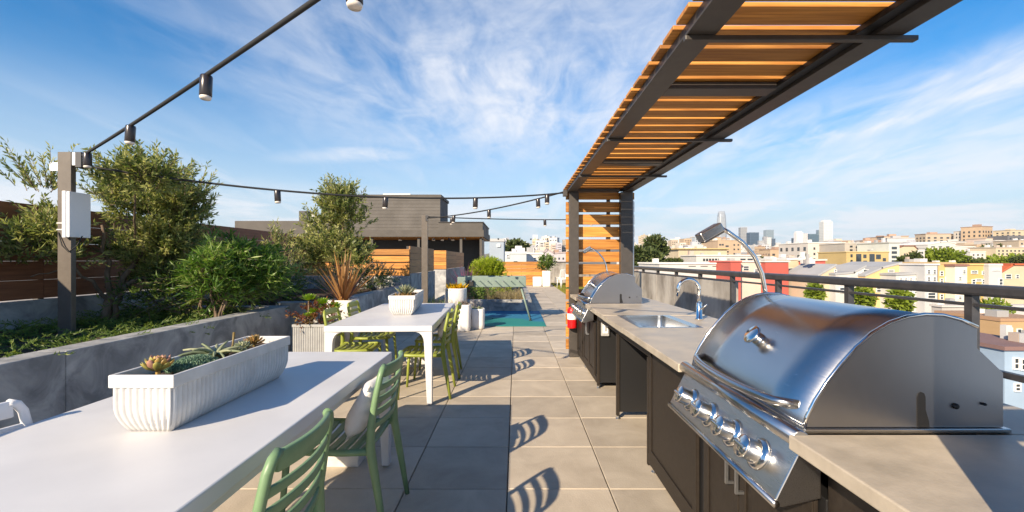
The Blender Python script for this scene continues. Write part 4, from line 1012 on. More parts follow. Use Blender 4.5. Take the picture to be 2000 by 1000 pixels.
shrub('willow_leaf_shrub', 'lush green narrow-leaf shrub between the two olive trees', [((-3.34, 5.05, 1.16), (.18, .22, .28), 2.4), ((-3.28, 5.35, 1.22), (.20, .24, .32), 3), ((-3.08, 5.52, 1.17), (.20, .22, .30), 3), ((-3.40, 5.35, 1.40), (.15, .18, .18), 1)], 600, .22, 11, .125, .016, M['bush'], .9, .5, .75, .64)
shrub('willow_leaf_shrub', 'dark green shrub low under the large olive crown', [((-3.75, 5.3, .98), (.40, .35, .28), 3), ((-4.2, 5.2, .95), (.3, .3, .22), 1)], 260, .22, 9, .08, .016, M['cover'], .5, .4, .75, .64)
shrub('willow_leaf_shrub', 'yellow-tipped shrub reaching up beside the smaller olive tree', [((-3.95, 7.6, 1.40), (.22, .22, .40), 3), ((-3.7, 7.2, 1.1), (.3, .3, .35), 2)], 150, .26, 10, .075, .018, M['olive'], 1.0, .1, .7, .70)
shrub('low_shrub', 'grey-green low shrub along the bed wall behind the flax', [((-2.85, 7.4, .98), (.25, .5, .22), 2), ((-2.75, 8.6, .98), (.25, .5, .2), 2)], 240, .16, 9, .05, .014, M['cover'], .6, .1, .8, .70)
shrub('low_shrub', 'silvery shrub in front of the dappled cedar fence', [((-2.85, 9.4, 1.0), (.35, .3, .25), 2), ((-3.3, 9.5, .98), (.3, .3, .2), 1)], 220, .16, 9, .05, .016, M['sedum'], .6, .1, .8, .70)
shrub('low_shrub', 'dark leafy shrub below the smaller olive crown', [((-3.5, 6.6, .98), (.45, .35, .25), 2), ((-4.1, 6.8, 1.0), (.4, .3, .25), 1)], 240, .2, 9, .07, .02, M['cover'], .6, .2, .8, .70)
# ground cover in the front bed
m = MB(); m.open = True
for _ in range(900):
    x = random.uniform(-4.95, -3.12); y = random.uniform(2.0, 5.85); z = .66 + random.uniform(0, .04)
    a = random.uniform(0, 6.283); d = Vector((math.cos(a), math.sin(a), random.uniform(.1, .7))); ln = random.uniform(.14, .32)
    if y < 3.6 and random.random() < .35: continue
    for i in range(13):
        t = i / 13; p = Vector((x, y, z)) + d * (ln * t) + Vector((0, 0, -.25 * ln * t * t)); m.cur = min(1, max(0, .25 + .5 * t + random.uniform(-.25, .25)))
        for _k in range(2): m.leaf(p, d + rvec() * .9, rvec(), .035, .008, .15)
tag(m.build('ground_cover', M['cover'], None), 'feathery green ground cover filling the front concrete bed', 'ground cover', kind='stuff')
# low bed behind the mat
m = MB(); m.open = True; mounds(m, (-.75, .18, 12.4, 13.9), 120, .34, .008, .9, .5, .24); tag(m.build('straw_grass', M['straw'], None), 'pale straw grasses in the low bed behind the mat', 'grass', kind='stuff')
shrub('low_shrub', 'dark green shrub at the front of the low bed, below the foosball table', [((-1.25, 12.6, .44), (.38, .25, .20), 2), ((-.85, 12.7, .42), (.25, .2, .17), 1)], 200, .14, 9, .07, .022, M['bush'], .6, .1, .8, .24)
shrub('low_shrub', 'yellow-green shrub in the low bed among straw grasses', [((-.40, 13.6, .62), (.28, .25, .24), 2)], 90, .16, 9, .07, .022, M['limeshrub'], .6, .1, .8, .24)
shrub('ball_shrub', 'round lime-green shrub in front of the far cedar screen', [((-1.02, 16.2, .95), (.52, .46, .34), 2)], 1100, .2, 13, .085, .018, M['limeshrub'], 1.1, .0, .5, .24)
fl = thing('purple_flax', 'purple flax with pink blades left of the round lime shrub', 'plant', (-1.72, 15.6, .22)); m = MB(); m.open = True
for _ in range(4): tuft(m, (random.uniform(-.08, .08), random.uniform(-.08, .08), 0), 14, 1.05, .035, .75, .25, 4, .06)
m.build('blades', M['purple'], fl)

# ================================================================== the city below and beyond
def sm(a, b, x): t = min(1, max(0, (x - a) / (b - a))); return t * t * (3 - 2 * t)
def ground_z(x, y):
    d = math.hypot(x, y); z = -17.0 + 24 * sm(230, 1100, d) - 22 * sm(1500, 2400, d)
    z += 26 * math.exp(-(((x - 420) / 150) ** 2 + ((y - 400) / 150) ** 2))
    z += 30 * math.exp(-(((x - 330) / 200) ** 2 + ((y - 1080) / 300) ** 2))
    z += 22 * math.exp(-(((x - 60) / 120) ** 2 + ((y - 1000) / 300) ** 2))
    return z
mb = MB(); NA, NR = 90, 60
for i in range(NR + 1):
    rr = 20 * (4600 / 20) ** (i / NR)
    for j in range(NA + 1):
        a = R(-85 + 170 * j / NA); x, y = rr * math.sin(a), rr * math.cos(a) - 15; mb.v.append((x, y, ground_z(x, y)))
for i in range(NR):
    for j in range(NA): a = i * (NA + 1) + j; mb.face((a, a + 1, a + NA + 2, a + NA + 1))
tag(mb.build('city_ground', surf('city_ground', (.13, .125, .115), (.26, .25, .22), .9, .02, detail=10), None, True), kind='structure')
CM = {}
def cm(c, rough=.8, var=.12):
    k = tuple(round(x, 3) for x in c)
    if k not in CM: CM[k] = surf('city_paint', c, tuple(min(1, x * (1 + var)) for x in c), rough, .25, detail=6)
    return CM[k]
WHITE, CREAM, SAND, YEL, TAN, GREY, LGREY, DGREY, REDB, BRICK, BLUE, ROOFG, PINK = (.50, .485, .46), (.48, .40, .28), (.40, .33, .25), (.46, .34, .15), (.42, .31, .21), (.30, .29, .28), (.45, .45, .45), (.12, .12, .13), (.40, .085, .065), (.20, .085, .06), (.27, .36, .47), (.33, .335, .345), (.56, .44, .37)
FRAME = cm((.7, .7, .68))
def cblock(label, poly, D, depth, colr, roof=None, wins=(), over=.3, cat='building', name='city_building', group=None, frames=False, sidewin=0, roofh=.4, rz=0):
    """poly: outline of the street front (picture x, y at distance D), standing on the ground"""
    xs = [p[0] for p in poly]; xa, xb = PX(min(xs), D), PX(max(xs), D); xc = (xa + xb) / 2
    gz = min(ground_z(xa, D), ground_z(xb, D), ground_z(xa, D + depth)) - 1.0
    t = thing(name, label, cat, (xc, D, gz), rz, group)
    pts = [(PX(x, D) - xc, PZ(y, D) - gz) for x, y in poly]
    pts = [(pts[0][0], 0)] + pts + [(pts[-1][0], 0)]
    MB().prism_y(pts, 0, depth).build('wall', cm(colr), t)
    if roof:
        for i in range(1, len(pts) - 2):
            (x0, z0), (x1, z1) = pts[i], pts[i + 1]
            if abs(x1 - x0) < .05: continue
            MB().prism_y([(x0 - over, z0 + .01), (x0 - over, z0 + roofh), (x1 + over, z1 + roofh), (x1 + over, z1 + .01)], -over, depth + over).build('roof', cm(roof), t)
    if not roof and D < 320:
        zt_ = max(p[1] for p in pts); cz = cm(tuple(min(.7, q * 1.15 + .02) for q in colr))
        MB().box(pts[0][0] - .22, -.22, zt_ + .005, pts[-1][0] + .22, depth + .2, zt_ + .32).build('cornice', cz, t)
        if D < 130: MB().box(pts[0][0] - .02, -.09, zt_ - 3.4, pts[-1][0] + .02, -.002, zt_ - 3.2).build('string_course', cz, t)
    for (a, b, c_, d_) in wins:
        x0, x1, z0, z1 = PX(a, D) - xc, PX(c_, D) - xc, PZ(d_, D) - gz, PZ(b, D) - gz
        w = piece('window', M['glass'], t, ((x0 + x1) / 2, -.03, (z0 + z1) / 2), (x1 - x0, .14, z1 - z0))
        if frames or D < 116:
            fr = MB(); e = .12 if frames else .09; X0_, X1_, Z0_, Z1_ = x0 - e, x1 + e, z0 - e, z1 + e
            fr.box(X0_, -.14, Z0_, x0, -.001, Z1_); fr.box(x1, -.14, Z0_, X1_, -.001, Z1_); fr.box(x0, -.14, z1, x1, -.001, Z1_); fr.box(x0, -.18, Z0_, x1, -.001, z0); xm, zm = (x0 + x1) / 2, (z0 + z1) / 2
            fr.box(x0, -.135, zm - .05, x1, -.101, zm + .05)
            fr.build('window_frame', FRAME, t)
    if len(poly) == 2 and D < 300 and (xb - xa) > 3:
        zt = max(p[1] for p in pts) + (roofh if roof else .33)
        for _ in range(random.randint(2, 5)):
            w, h = random.uniform(.5, 1.6), random.uniform(.5, 1.5); cx = random.uniform(pts[0][0] + .8, pts[-1][0] - .8); cy = random.uniform(1.5, max(2, depth - 1.5))
            MB().box(cx - w / 2, cy - w / 2, zt + .005, cx + w / 2, cy + w / 2, zt + h).build('roof_vent', cm(random.choice(((.5, .5, .5), (.3, .3, .3), (.6, .58, .55), (.4, .33, .28)))), t)
    if sidewin:
        ht = max(p[1] for p in pts)
        for k in range(int(depth / 4)):
            for q in range(sidewin):
                z = ht - 2.2 - q * 3.2
                if z > 2: piece('window', M['glass'], t, (pts[0][0] - .02, 2 + k * 4, z), (.12, 1.5, 1.5))
    return t
def grid(x0, x1, y0, y1, nx, ny, w, h):
    o = []
    for i in range(nx):
        for j in range(ny):
            cx = x0 + (x1 - x0) * (i + .5) / nx; cy = y0 + (y1 - y0) * (j + .5) / ny; o.append((cx - w / 2, cy - h / 2, cx + w / 2, cy + h / 2))
    return o
def rect(x0, y0, x1): return [(x0, y0), (x1, y0)]
# mid-distance blocks
cblock('cream flat-roofed hall with an overhanging roof beside the dark cypress trees', rect(1325, 487, 1420), 170, 14, CREAM, (.50, .36, .16), [(1332, 499, 1338, 503)] + grid(1350, 1410, 500, 505, 4, 1, 3, 4), .8)
cblock('tan block with dark top windows behind the cream hall', rect(1402, 470, 1447), 235, 18, TAN, None, grid(1404, 1414, 472, 484, 2, 1, 4, 3) + grid(1416, 1424, 478, 500, 1, 4, 6, 3) + grid(1430, 1446, 474, 500, 2, 3, 3, 3))
cblock('long white low shed with a row of seven dark windows', rect(1360, 500, 1484), 145, 14, WHITE, (.62, .60, .56), grid(1372, 1413, 504, 511, 7, 1, 4, 5) + [(1446, 505, 1456, 508), (1460, 505, 1470, 509), (1474, 505, 1482, 509)], .3)
cblock('long white flat roof nearest behind the railing', rect(1288, 516, 1430), 118, 20, WHITE, (.70, .68, .64), grid(1340, 1410, 519, 521, 3, 1, 14, 1.2), .3)
cblock('beige wall with graffiti-grey door between two red walls', rect(1446, 512, 1497), 112, 14, PINK, (.6, .56, .5), [(1452, 520, 1462, 528), (1474, 526, 1480, 532)])
cblock('narrow red wall bay beside the long white shed', rect(1427, 512, 1447), 110, 12, REDB, None, [])
cblock('wide red wall under white roofs', rect(1495, 512, 1540), 110, 14, REDB, (.6, .56, .5), [])
cblock('cream low house with two dark garage openings between red walls', [(1538, 508), (1582, 506)], 114, 14, CREAM, (.66, .64, .6), [(1541, 524, 1548, 530), (1559, 523, 1572, 531)])
cblock('red wall with a slanting edge beside grey shed roofs', [(1580, 510), (1612, 509)], 110, 12, REDB, (.5, .47, .42), [])
cblock('pale grey rendered block with three rows of small windows', rect(1578, 475, 1650), 180, 20, (.50, .46, .42), (.6, .57, .53), grid(1584, 1610, 480, 512, 2, 3, 3.5, 4.5) + [(1623, 482, 1631, 488), (1622, 492, 1632, 495)], .2, sidewin=3)
cblock('bright yellow apartment block with dark balconies', rect(1653, 493, 1735), 150, 14, YEL, None, grid(1656, 1670, 494, 516, 1, 2, 4, 6) + [(1672, 496, 1682, 516), (1686, 497, 1692, 504), (1686, 509, 1693, 514), (1698, 496, 1708, 515), (1711, 497, 1720, 506), (1724, 504, 1730, 510)])
cblock('grey apartment block with dark windows standing behind the yellow one', rect(1650, 476, 1735), 166, 14, (.36, .33, .29), (.45, .42, .38), grid(1656, 1732, 478, 492, 6, 2, 5, 3.5), .2)
cblock('narrow grey-green apartment block with glass corner beside the yellow one', rect(1736, 475, 1757), 150, 14, (.48, .50, .47), (.35, .36, .35), grid(1740, 1753, 480, 515, 1, 4, 10, 5), .2)
cblock('cream house with a brown hipped roof', [(1757, 484), (1762, 481), (1786, 481), (1791, 488)], 172, 12, CREAM, (.20, .09, .06), grid(1760, 1788, 494, 500, 2, 1, 3, 4))
cblock('thin white house beside the big rounded green tree', rect(1791, 486, 1806), 172, 12, WHITE, (.3, .3, .3), grid(1793, 1804, 490, 512, 2, 3, 3, 4))
cblock('white stepped hall with a curved roof above the green trees', [(1812, 478), (1836, 474), (1850, 472), (1866, 476), (1866, 481), (1905, 483)], 265, 24, WHITE, (.68, .67, .64), grid(1815, 1858, 480, 484, 3, 1, 7, 2), .3)
for i, (x0, x1, y0, D, c_, lab) in enumerate([(1884, 1912, 474, 320, SAND, 'sand-coloured house on the hill with a palm-brown roof'), (1925, 1947, 466, 330, PINK, 'pink-beige narrow house high on the hill'), (1944, 1962, 470, 300, WHITE, 'white house stepping up the hill'), (1960, 1984, 474, 290, LGREY, 'pale grey house on the hill with dark windows'),
    (1968, 2010, 460, 320, DGREY, 'dark grey modern house on the hilltop'), (1945, 2020, 484, 230, CREAM, 'long cream house with small dark windows above green trees'), (1908, 1930, 478, 300, TAN, 'tan house on the hill between dark trees'), (1990, 2040, 470, 260, SAND, 'sandy house at the edge of the hill'), (1895, 1925, 492, 235, WHITE, 'low white wall house under the hill')]):
    cblock(lab, rect(x0, y0, x1), D, 14, c_, (.42, .36, .30) if i % 2 else None, grid(x0 + 2, x1 - 2, y0 + 3, y0 + 15, max(2, int((x1 - x0) / 8)), 2, 3, 3.2), .3)
# row houses across the street
cblock('cream row house with a grey shed roof at the end of the red wall', [(1598, 540), (1632, 519)], 100, 12, CREAM, ROOFG, [(1630, 527, 1633, 533)], .15)
cblock('white-fronted row house with grey shed roof and dormer windows', [(1632, 537), (1668, 534), (1690, 521)], 98, 14, WHITE, ROOFG, [(1674, 533, 1678, 536), (1680, 533, 1684, 536), (1686, 527, 1696, 536), (1640, 542, 1646, 548), (1654, 542, 1660, 548), (1640, 562, 1648, 572), (1658, 562, 1666, 572)], .15)
cblock('tan-gabled row house with grey shed roof and one tall window', [(1690, 540), (1722, 525), (1760, 515)], 96, 14, (.60, .42, .20), ROOFG, [(1722, 535, 1726, 545), (1735, 527, 1745, 531), (1700, 545, 1706, 550), (1712, 560, 1720, 570), (1736, 538, 1742, 546)], .15)
cblock('white two-storey row house with a long grey roof', [(1750, 538), (1795, 536)], 92, 14, WHITE, ROOFG, grid(1754, 1793, 541, 549, 4, 1, 3, 5) + grid(1754, 1793, 562, 590, 4, 2, 4, 7), .2)
cblock('yellow row house between white and grey bays', rect(1793, 532, 1808), 92, 13, YEL, None, [])
cblock('grey row house with corrugated siding', rect(1806, 518, 1832), 90, 13, LGREY, None, [(1812, 572, 1826, 582)] + grid(1808, 1830, 524, 552, 2, 2, 5, 7))
cblock('tan-yellow row house with grey balcony bay', rect(1831, 516, 1866), 90, 13, (.48, .34, .15), (.42, .30, .15), [(1848, 530, 1854, 535), (1849, 573, 1862, 578), (1836, 530, 1841, 538), (1846, 541, 1858, 549), (1836, 545, 1841, 552), (1836, 575, 1841, 584)], .1)
cblock('white row house with two small square windows and brown roof edge', rect(1865, 520, 1889), 88, 13, (.66, .60, .50), (.22, .11, .09), [(1872, 541, 1877, 546), (1872, 579, 1877, 584), (1880, 528, 1885, 534), (1881, 558, 1886, 565)], .25)
cblock('ochre row house with paired dark windows and grey balcony', rect(1888, 518, 1934), 90, 13, (.48, .33, .12), None, [(1897, 529, 1902, 534), (1903, 529, 1908, 534), (1898, 546, 1904, 554), (1906, 545, 1916, 549), (1918, 530, 1927, 536), (1918, 546, 1927, 554), (1900, 572, 1912, 582)])
cblock('grey row house with a tall pale glass bay', rect(1931, 519, 1957), 89, 13, LGREY, (.5, .5, .5), [(1938, 526, 1952, 528), (1951, 545, 1957, 556)], .1)
cblock('cream house with a red tiled roof behind a green bush', [(1957, 532), (1975, 518), (2060, 518)], 112, 12, CREAM, (.42, .10, .04), [(1984, 537, 1989, 543), (1964, 536, 1974, 544)], .4)
cblock('low pale concrete wall along the street below', rect(1840, 600, 2080), 78, 2, (.42, .40, .38), None, [])
cblock('dark brown shed below the railing', [(1905, 634), (1945, 632)], 62, 7, BRICK, (.25, .14, .10), [], .15)
cblock('small dark grey hut beside the brown shed', rect(1942, 646, 1958), 62, 5, DGREY, None, [])
cblock('tan stucco house with two narrow windows below the railing', rect(1954, 628, 2060), 58, 9, (.44, .29, .15), (.36, .22, .13), [(1968, 641, 1975, 660), (1986, 643, 1993, 662)], .1, frames=False)
cblock('pale yellow wall below the brown shed', rect(1908, 682, 1958), 50, 6, (.55, .43, .26), (.34, .19, .13), [], .1)
cblock('pale blue clapboard house with white framed windows', rect(1962, 684, 2080), 45, 9, BLUE, (.20, .12, .11), [(1980, 700, 1987, 719), (1994, 702, 2001, 721), (1982, 750, 1990, 762)], .25, frames=True)
# centre distance
cblock('blue-grey stair block just beyond the pavilion', rect(956, 472, 984), 60, 6, (.30, .35, .41), (.40, .40, .40), [(972, 478, 976, 481)], .1)
cblock('pale sheet-metal roof hall below the dark cypress crown', rect(984, 496, 1028), 75, 10, (.45, .48, .48), (.5, .52, .52), [(990, 498, 994, 503)], .1)
cblock('white terrace house right of the sheet-metal hall', rect(1026, 497, 1060), 85, 10, (.6, .58, .55), None, [(1043, 503, 1047, 510)])
cblock('grey-lilac gabled house far behind the cedar screen', [(1058, 500), (1070, 488), (1082, 496), (1106, 494)], 140, 14, (.44, .40, .42), (.36, .30, .30), grid(1072, 1104, 500, 510, 4, 1, 3, 4), .2)
# skyline towers
def tower(label, x0, x1, yt, D, colr, c2, taper=0, cap=None, band=4.0, rough=.35):
    xa, xb = PX(x0, D), PX(x1, D); w = (xb - xa); zt = PZ(yt, D); gz = ground_z((xa + xb) / 2, D) - 2
    t = thing('skyline_tower', label, 'skyscraper', ((xa + xb) / 2, D, gz), 0, 'skyline towers')
    m, tt, b = base_mat('tower_facade'); tcn = nd(tt, 'ShaderNodeTexCoord'); br = nd(tt, 'ShaderNodeTexBrick'); mp = nd(tt, 'ShaderNodeMapping'); mp.inputs['Rotation'].default_value = (R(90), 0, 0)
    tt.links.new(tcn.outputs['Object'], mp.inputs[0]); tt.links.new(mp.outputs[0], br.inputs[0]); br.offset = 0
    br.inputs['Color1'].default_value = (*colr, 1); br.inputs['Color2'].default_value = (*[q * .85 for q in colr], 1); br.inputs['Mortar'].default_value = (*c2, 1); br.inputs['Scale'].default_value = 1; br.inputs['Brick Width'].default_value = 6; br.inputs['Row Height'].default_value = band * 2.4; br.inputs['Mortar Size'].default_value = 1.4
    tt.links.new(br.outputs[0], b.inputs['Base Color']); b.inputs['Roughness'].default_value = rough
    h = zt - gz; n = 16 if taper else 4; mb = MB()
    if taper:
        prof = [(1.0, 0), (1.0, h * .55), (.93, h * .75), (.80, h * .92), (.62, h)]
        mb.lathe([(w / 2 * a, z) for a, z in prof], n=24, fn=lambda a: sq(a, 5)).build('shaft', m, t, True)
    else:
        box('shaft', m, t, -w / 2, 0, 0, w / 2, w * .8, h)
        for k in range(3): box('corner_fin', cm(c2), t, -w / 2 + w * k / 2 - .8, -1.0, 0, -w / 2 + w * k / 2 + .8, -.01, h + 2)
    if cap: box('crown', cm(cap), t, -w * .4, w * .1, h + .01, w * .4, w * .7, h * 1.04)
    return t
GL, DGL, WT = (.15, .20, .25), (.03, .055, .09), (.50, .49, .48)
tower('tallest rounded skyline tower with a bright tip', 1401, 1417, 413, 3100, (.22, .25, .29), (.36, .39, .42), 1)
tower('slim dark-striped skyline tower right of the tallest one', 1447, 1459, 444, 2900, (.16, .18, .20), (.36, .36, .36))
tower('dark blue glass skyline slab', 1465, 1482, 454, 2700, DGL, (.08, .12, .17))
tower('light glass skyline tower behind the pale slabs', 1497, 1511, 449, 2900, GL, (.24, .30, .34))
tower('grey skyline slab in front of the light glass tower', 1492, 1499, 462, 2600, (.24, .24, .26), (.33, .33, .34))
tower('white narrow skyline slab in front of the light glass tower', 1499, 1506, 464, 2550, WT, (.62, .60, .57))
tower('dark narrow skyline slab in front of the light glass tower', 1506, 1514, 466, 2600, DGL, (.10, .13, .17))
tower('dark small tower left of the broad white tower', 1549, 1556, 465, 2700, DGL, (.10, .13, .17))
tower('broad white skyline tower', 1556, 1568, 454, 2600, (.62, .60, .59), (.68, .66, .64), 0, (.66, .65, .63))
tower('pink-grey skyline tower joined to the broad white one', 1568, 1577, 456, 2650, (.46, .43, .44), (.56, .53, .52))
tower('dark teal skyline tower with a stepped top', 1580, 1599, 459, 2700, (.05, .095, .13), (.09, .14, .18), 0, (.07, .12, .15))
tower('green-grey glass tower beside the tall white one', 1599, 1609, 449, 2800, GL, (.20, .27, .29))
tower('tall white gridded skyline tower', 1609, 1626, 433, 2750, (.50, .51, .49), (.64, .64, .62), 0, (.66, .66, .64))
tower('solitary white tower beyond the far cedar screen', 1041, 1049, 459, 2200, (.66, .65, .64), (.7, .69, .68))
for lab, x0, x1, yt, c_, c2 in (('low pale tower left of the dark blue glass slab', 1437, 1446, 472, WT, (.5, .5, .5)), ('low grey tower right of the dark blue glass slab', 1483, 1491, 470, (.3, .31, .33), (.4, .4, .4)), ('pale stub tower right of the dark narrow slab', 1516, 1524, 474, WT, (.5, .5, .5)), ('blue-grey stub tower in the wide skyline gap', 1526, 1533, 478, GL, (.25, .3, .34)), ('cream stub tower left of the broad white tower', 1537, 1547, 476, (.46, .42, .36), (.5, .46, .4)), ('short pale tower right of the tall white gridded one', 1628, 1637, 468, (.46, .46, .46), (.5, .5, .5)), ('short glass tower left of the tallest rounded one', 1388, 1397, 466, GL, (.25, .3, .34)), ('short white tower right of the tallest rounded one', 1420, 1428, 464, WT, (.5, .5, .5))):
    tower(lab, x0, x1, yt, random.uniform(2300, 2800), c_, c2)
# mid-rise blocks on the slope behind the cypress trees
random.seed(33)
MR = [('white slab with a dark top storey', WHITE), ('tall cream tower block', CREAM), ('pinkish tower block', PINK), ('grey slab', LGREY), ('narrow white tower block', WHITE), ('beige stepped block', SAND), ('pale cream slab', (.58, .52, .43)), ('brownish tower block', TAN), ('blue-grey slab', (.36, .40, .44)), ('broad white block', WHITE), ('small ochre block', (.50, .40, .24)), ('tall grey-white tower block', (.52, .51, .50))]
for i, (lab, c_) in enumerate(MR):
    x0 = 1238 + i * 14.5 + random.uniform(-4, 4); w = random.uniform(8, 15); yt = random.uniform(461, 480); D = random.uniform(480, 760)
    cblock('%s on the slope behind the cypress trees' % lab, rect(x0, yt, x0 + w), D, 16, c_, (.4, .38, .36) if i % 3 else None, grid(x0 + 1, x0 + w - 1, yt + 2, yt + 22, max(2, int(w / 3.4)), 5, 1.7, 2.2), .2)
for i, (lab, c_) in enumerate([('white tower block', WHITE), ('cream tower block', CREAM), ('pinkish slab', PINK), ('lilac-grey slab', (.45, .42, .46)), ('sandy tower block', SAND)]):
    x0 = 1056 + i * 10.5 + random.uniform(-2, 2); w = random.uniform(7, 10); yt = random.uniform(470, 484); D = random.uniform(480, 700)
    cblock('%s on the slope beyond the far cedar screen' % lab, rect(x0, yt, x0 + w), D, 16, c_, None, grid(x0 + 1, x0 + w - 1, yt + 2, yt + 20, 3, 4, 1.5, 2.2), .2)
# city filler: small houses and blocks stepping up the far slopes
protos = []
for k, (c_, r_) in enumerate([(WHITE, (.5, .48, .45)), (CREAM, (.45, .40, .33)), (SAND, (.36, .24, .18)), (PINK, (.5, .46, .42)), (LGREY, (.33, .33, .34)), ((.60, .53, .44), (.55, .52, .48)), (TAN, (.3, .2, .15)), ((.5, .5, .52), (.4, .4, .42))]):
    w, d, h = random.uniform(9, 15), random.uniform(10, 14), random.uniform(9, 15)
    mw = MB().box(-w / 2, 0, -8, w / 2, d, h); mr_ = MB().box(-w / 2 - .3, -.3, h + .01, w / 2 + .3, d + .3, h + .5)
    mr_.box(-w * .2, d * .3, h + .51, w * .1, d * .6, h + 2.2)
    ms = MB(); nc = int(w / 3)
    for i in range(nc):
        for j in range(int(h / 3.1)):
            x = -w / 2 + (i + .5) * w / nc; z = 1.0 + j * 3.1; ms.box(x - .7, -.10, z, x + .7, -.001, z + 1.6)
    for i in range(int(d / 3.4)):
        for j in range(int(h / 3.1)):
            y = 1.5 + i * 3.4; z = 1.0 + j * 3.1; ms.box(-w / 2 - .10, y - .6, z, -w / 2 - .001, y + .6, z + 1.6)
    parts = []
    for nm, m_, ma_ in (('wall', mw, cm(c_)), ('roof', mr_, cm(r_)), ('windows', ms, M['glass'])):
        o = m_.build(nm, ma_, None); parts.append((nm, o.data)); bpy.data.objects.remove(o)
    protos.append(parts)
names = ['white', 'cream', 'sand brown', 'pinkish', 'light grey', 'beige', 'tan', 'blue-grey']
def filler(x, y, k, sc, region, rz=None):
    adj = ('low' if sc[2] < .8 else 'tall' if sc[2] > 1.2 else 'mid-height') + (' broad' if sc[0] > 1.5 else ' narrow' if sc[0] < 1.05 else '')
    t = thing('city_house', '%s %s flat-roofed block %s' % (adj, names[k], region[0]), 'building', (x, y, ground_z(x, y) - .3), R(random.uniform(-25, 25)) if rz is None else rz, region[1])
    t.scale = sc
    for nm, me in protos[k]:
        o = link(nm, me, t)
        if nm == 'windows': o['kind'] = 'stuff'
regA = ('in the far city behind the cypress trees', 'far city blocks behind the cypress trees'); regB = ('in the far city below the skyline towers', 'far city blocks below the skyline towers'); regC = ('on the right-hand hill', 'blocks on the right-hand hill'); regD = ('in the far city beyond the cedar screen', 'far city blocks beyond the cedar screen')
random.seed(21)
for (n, px0, px1, d0, d1, reg, hs) in ((62, 1236, 1420, 320, 1150, regA, 1.25), (70, 1410, 1680, 280, 1250, regB, .85), (46, 1660, 2010, 270, 640, regC, .8), (44, 985, 1112, 300, 1100, regD, 1.2)):
    for _ in range(n):
        D = d0 * (d1 / d0) ** random.random(); px = random.uniform(px0, px1)
        s_ = random.uniform(.8, 1.5); filler(PX(px, D), D, random.randrange(8), (s_ * random.uniform(.8, 1.6), s_, hs * random.uniform(.6, 1.5)), reg)
# city trees
def city_tree(label, blobs, D, mat, n, ls, trunk=True, group='city trees', depth=1.0):
    """blobs: (px, py, rx_px, ry_px) in the crown"""
    x0 = PX(blobs[0][0], D); gz = ground_z(x0, D); t = thing('city_tree', label, 'tree', (x0, D, gz), 0, group)
    c = MB(); c.open = True; tot = sum(b[2] * b[3] for b in blobs)
    for (px, py, rx, ry) in blobs:
        cx, cz = PX(px, D) - x0, PZ(py, D) - gz; RX_, RZ_ = rx / F * D, ry / F * D
        for _ in range(int(n * rx * ry / tot)):
            v = rvec().normalized(); q = random.uniform(.35, 1.08); lump = 1 + .32 * math.sin(7 * v.x + 3 * v.z) * math.sin(6 * v.y + 5 * v.z)
            p = Vector((cx + v.x * RX_ * q * lump, v.y * RX_ * depth * q, cz + v.z * RZ_ * q * lump)); c.cur = min(1, max(0, random.gauss(.45, .25)))
            c.leaf(p, v + rvec() * .9, rvec(), ls * random.uniform(.6, 1.3), ls * .7, .2)
    c.build('crown', mat, t)
    m = MB(); b = blobs[0]
    for q in range(3): limb(m, (random.uniform(-.3, .3), 0, -.5), (PX(blobs[q % len(blobs)][0], D) - x0, 0, PZ(blobs[q % len(blobs)][1], D) - gz), ls * .5, ls * .2, .2)
    m.build('trunk', M['bark'], t, True)
    return t
city_tree('tall dark cypress tree with a leaning crown beyond the parapet', [(1280, 474, 17, 11), (1290, 488, 14, 8), (1272, 484, 12, 8)], 160, M['citytree'], 1500, 1.3)
city_tree('broad dark cypress tree left of the taller leaning one', [(1262, 502, 22, 14), (1246, 494, 14, 10), (1280, 508, 14, 12), (1240, 508, 12, 12)], 150, M['citytree'], 1900, 1.3)
city_tree('row of small dark trees in front of the white city blocks', [(1305, 512, 14, 5), (1322, 511, 10, 4)], 150, M['citytree'], 500, 1.0)
city_tree('dark rounded cypress crown above the sheet-metal hall', [(1008, 484, 20, 13), (998, 490, 14, 8), (1020, 489, 13, 8)], 120, M['citytree'], 1700, 1.0)
city_tree('big rounded bright green tree below the white stepped hall', [(1838, 503, 33, 15), (1862, 508, 22, 10), (1820, 508, 18, 11)], 185, M['cityolive'], 2600, 1.4)
city_tree('long low bright green tree canopy beside the red tiled roof', [(1970, 514, 38, 11), (2000, 512, 30, 12), (1935, 516, 26, 6)], 180, M['cityolive'], 2300, 1.4)
city_tree('low olive-green canopy between the two rounded green trees', [(1890, 515, 26, 7), (1912, 515, 18, 6)], 182, M['citytree'], 900, 1.2)
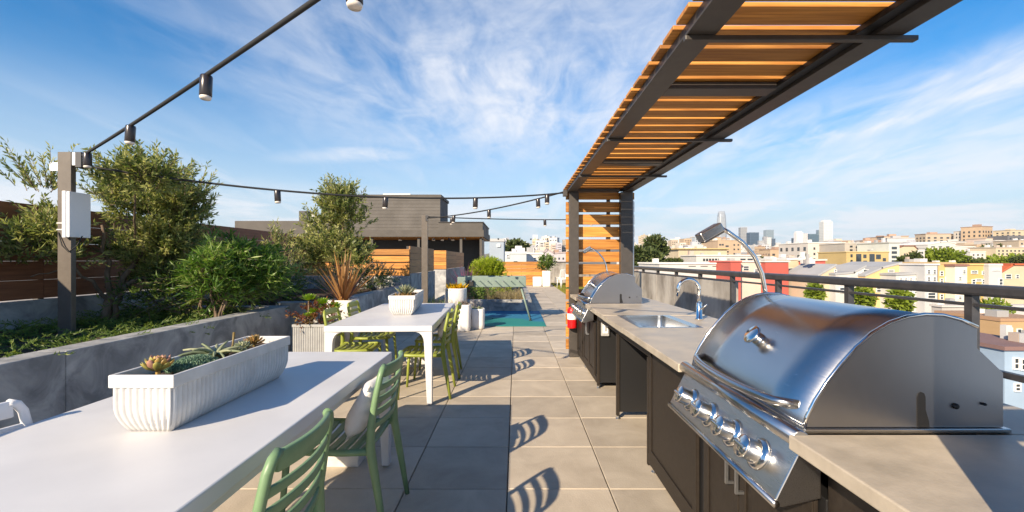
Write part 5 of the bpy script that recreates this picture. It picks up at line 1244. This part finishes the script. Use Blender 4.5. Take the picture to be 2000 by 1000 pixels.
city_tree('dark trees on the hill between tan houses', [(1912, 494, 10, 9), (1926, 490, 9, 10), (1940, 492, 7, 8)], 255, M['citytree'], 900, 1.5)
city_tree('green tree beside the house with the brown hipped roof', [(1780, 508, 14, 8), (1788, 500, 7, 6)], 160, M['citytree'], 600, 1.2)
city_tree('small green tree on the far slope below the white tower', [(1545, 492, 10, 4)], 330, M['cityolive'], 300, 1.6)
for lab, px, py, rx, ry, D in (('small dark tree beside the pale grey rendered block', 1570, 508, 6, 6, 150), ('small dark tree right of the cream low house', 1480, 506, 7, 4, 160), ('dark tree between the yellow and the hipped-roof buildings', 1762, 510, 7, 6, 140), ('small tree at the corner of the white two-storey row house', 1748, 532, 5, 5, 105), ('dark tree above the red tiled roof', 1990, 508, 10, 6, 150), ('small dark tree on the hill beside the pink-beige house', 1952, 482, 5, 6, 270)):
    city_tree(lab, [(px, py, rx, ry), (px + rx * .5, py + ry * .7, rx * .8, ry * .9)], D, M['citytree'], 420, 1.0)
for lab, px, py, rx, ry, D in (('bright street tree below the lower rail near the gooseneck lamp', 1592, 564, 10, 8, 80), ('bright street tree in front of the white-fronted row house', 1683, 572, 17, 12, 76), ('bright street tree in front of the long-roofed row house', 1757, 580, 15, 12, 76), ('yellow-green street tree in front of the ochre row house', 1938, 602, 24, 16, 70)):
    city_tree(lab, [(px, py, rx, ry), (px - rx * .4, py + ry * .9, rx * .9, ry * 1.1), (px + rx * .5, py + ry * 1.2, rx * .8, ry * 1.2)], D, M['cityolive'], 800, .8)

# ================================================================== thin air between here and the skyline
mh = bpy.data.materials.new('haze_air'); mh.use_nodes = True; t = mh.node_tree; t.nodes.clear()
o_ = nd(t, 'ShaderNodeOutputMaterial'); v_ = nd(t, 'ShaderNodeVolumePrincipled'); v_.inputs['Color'].default_value = (.86, .91, 1.0, 1); v_.inputs['Density'].default_value = 5e-5; v_.inputs['Anisotropy'].default_value = .2
t.links.new(v_.outputs[0], o_.inputs['Volume'])
hz_ = box('haze', mh, None, -4900, -4900, -42, 4900, 4900, 352); tag(hz_, 'thin pale haze over the city', 'haze', kind='stuff')
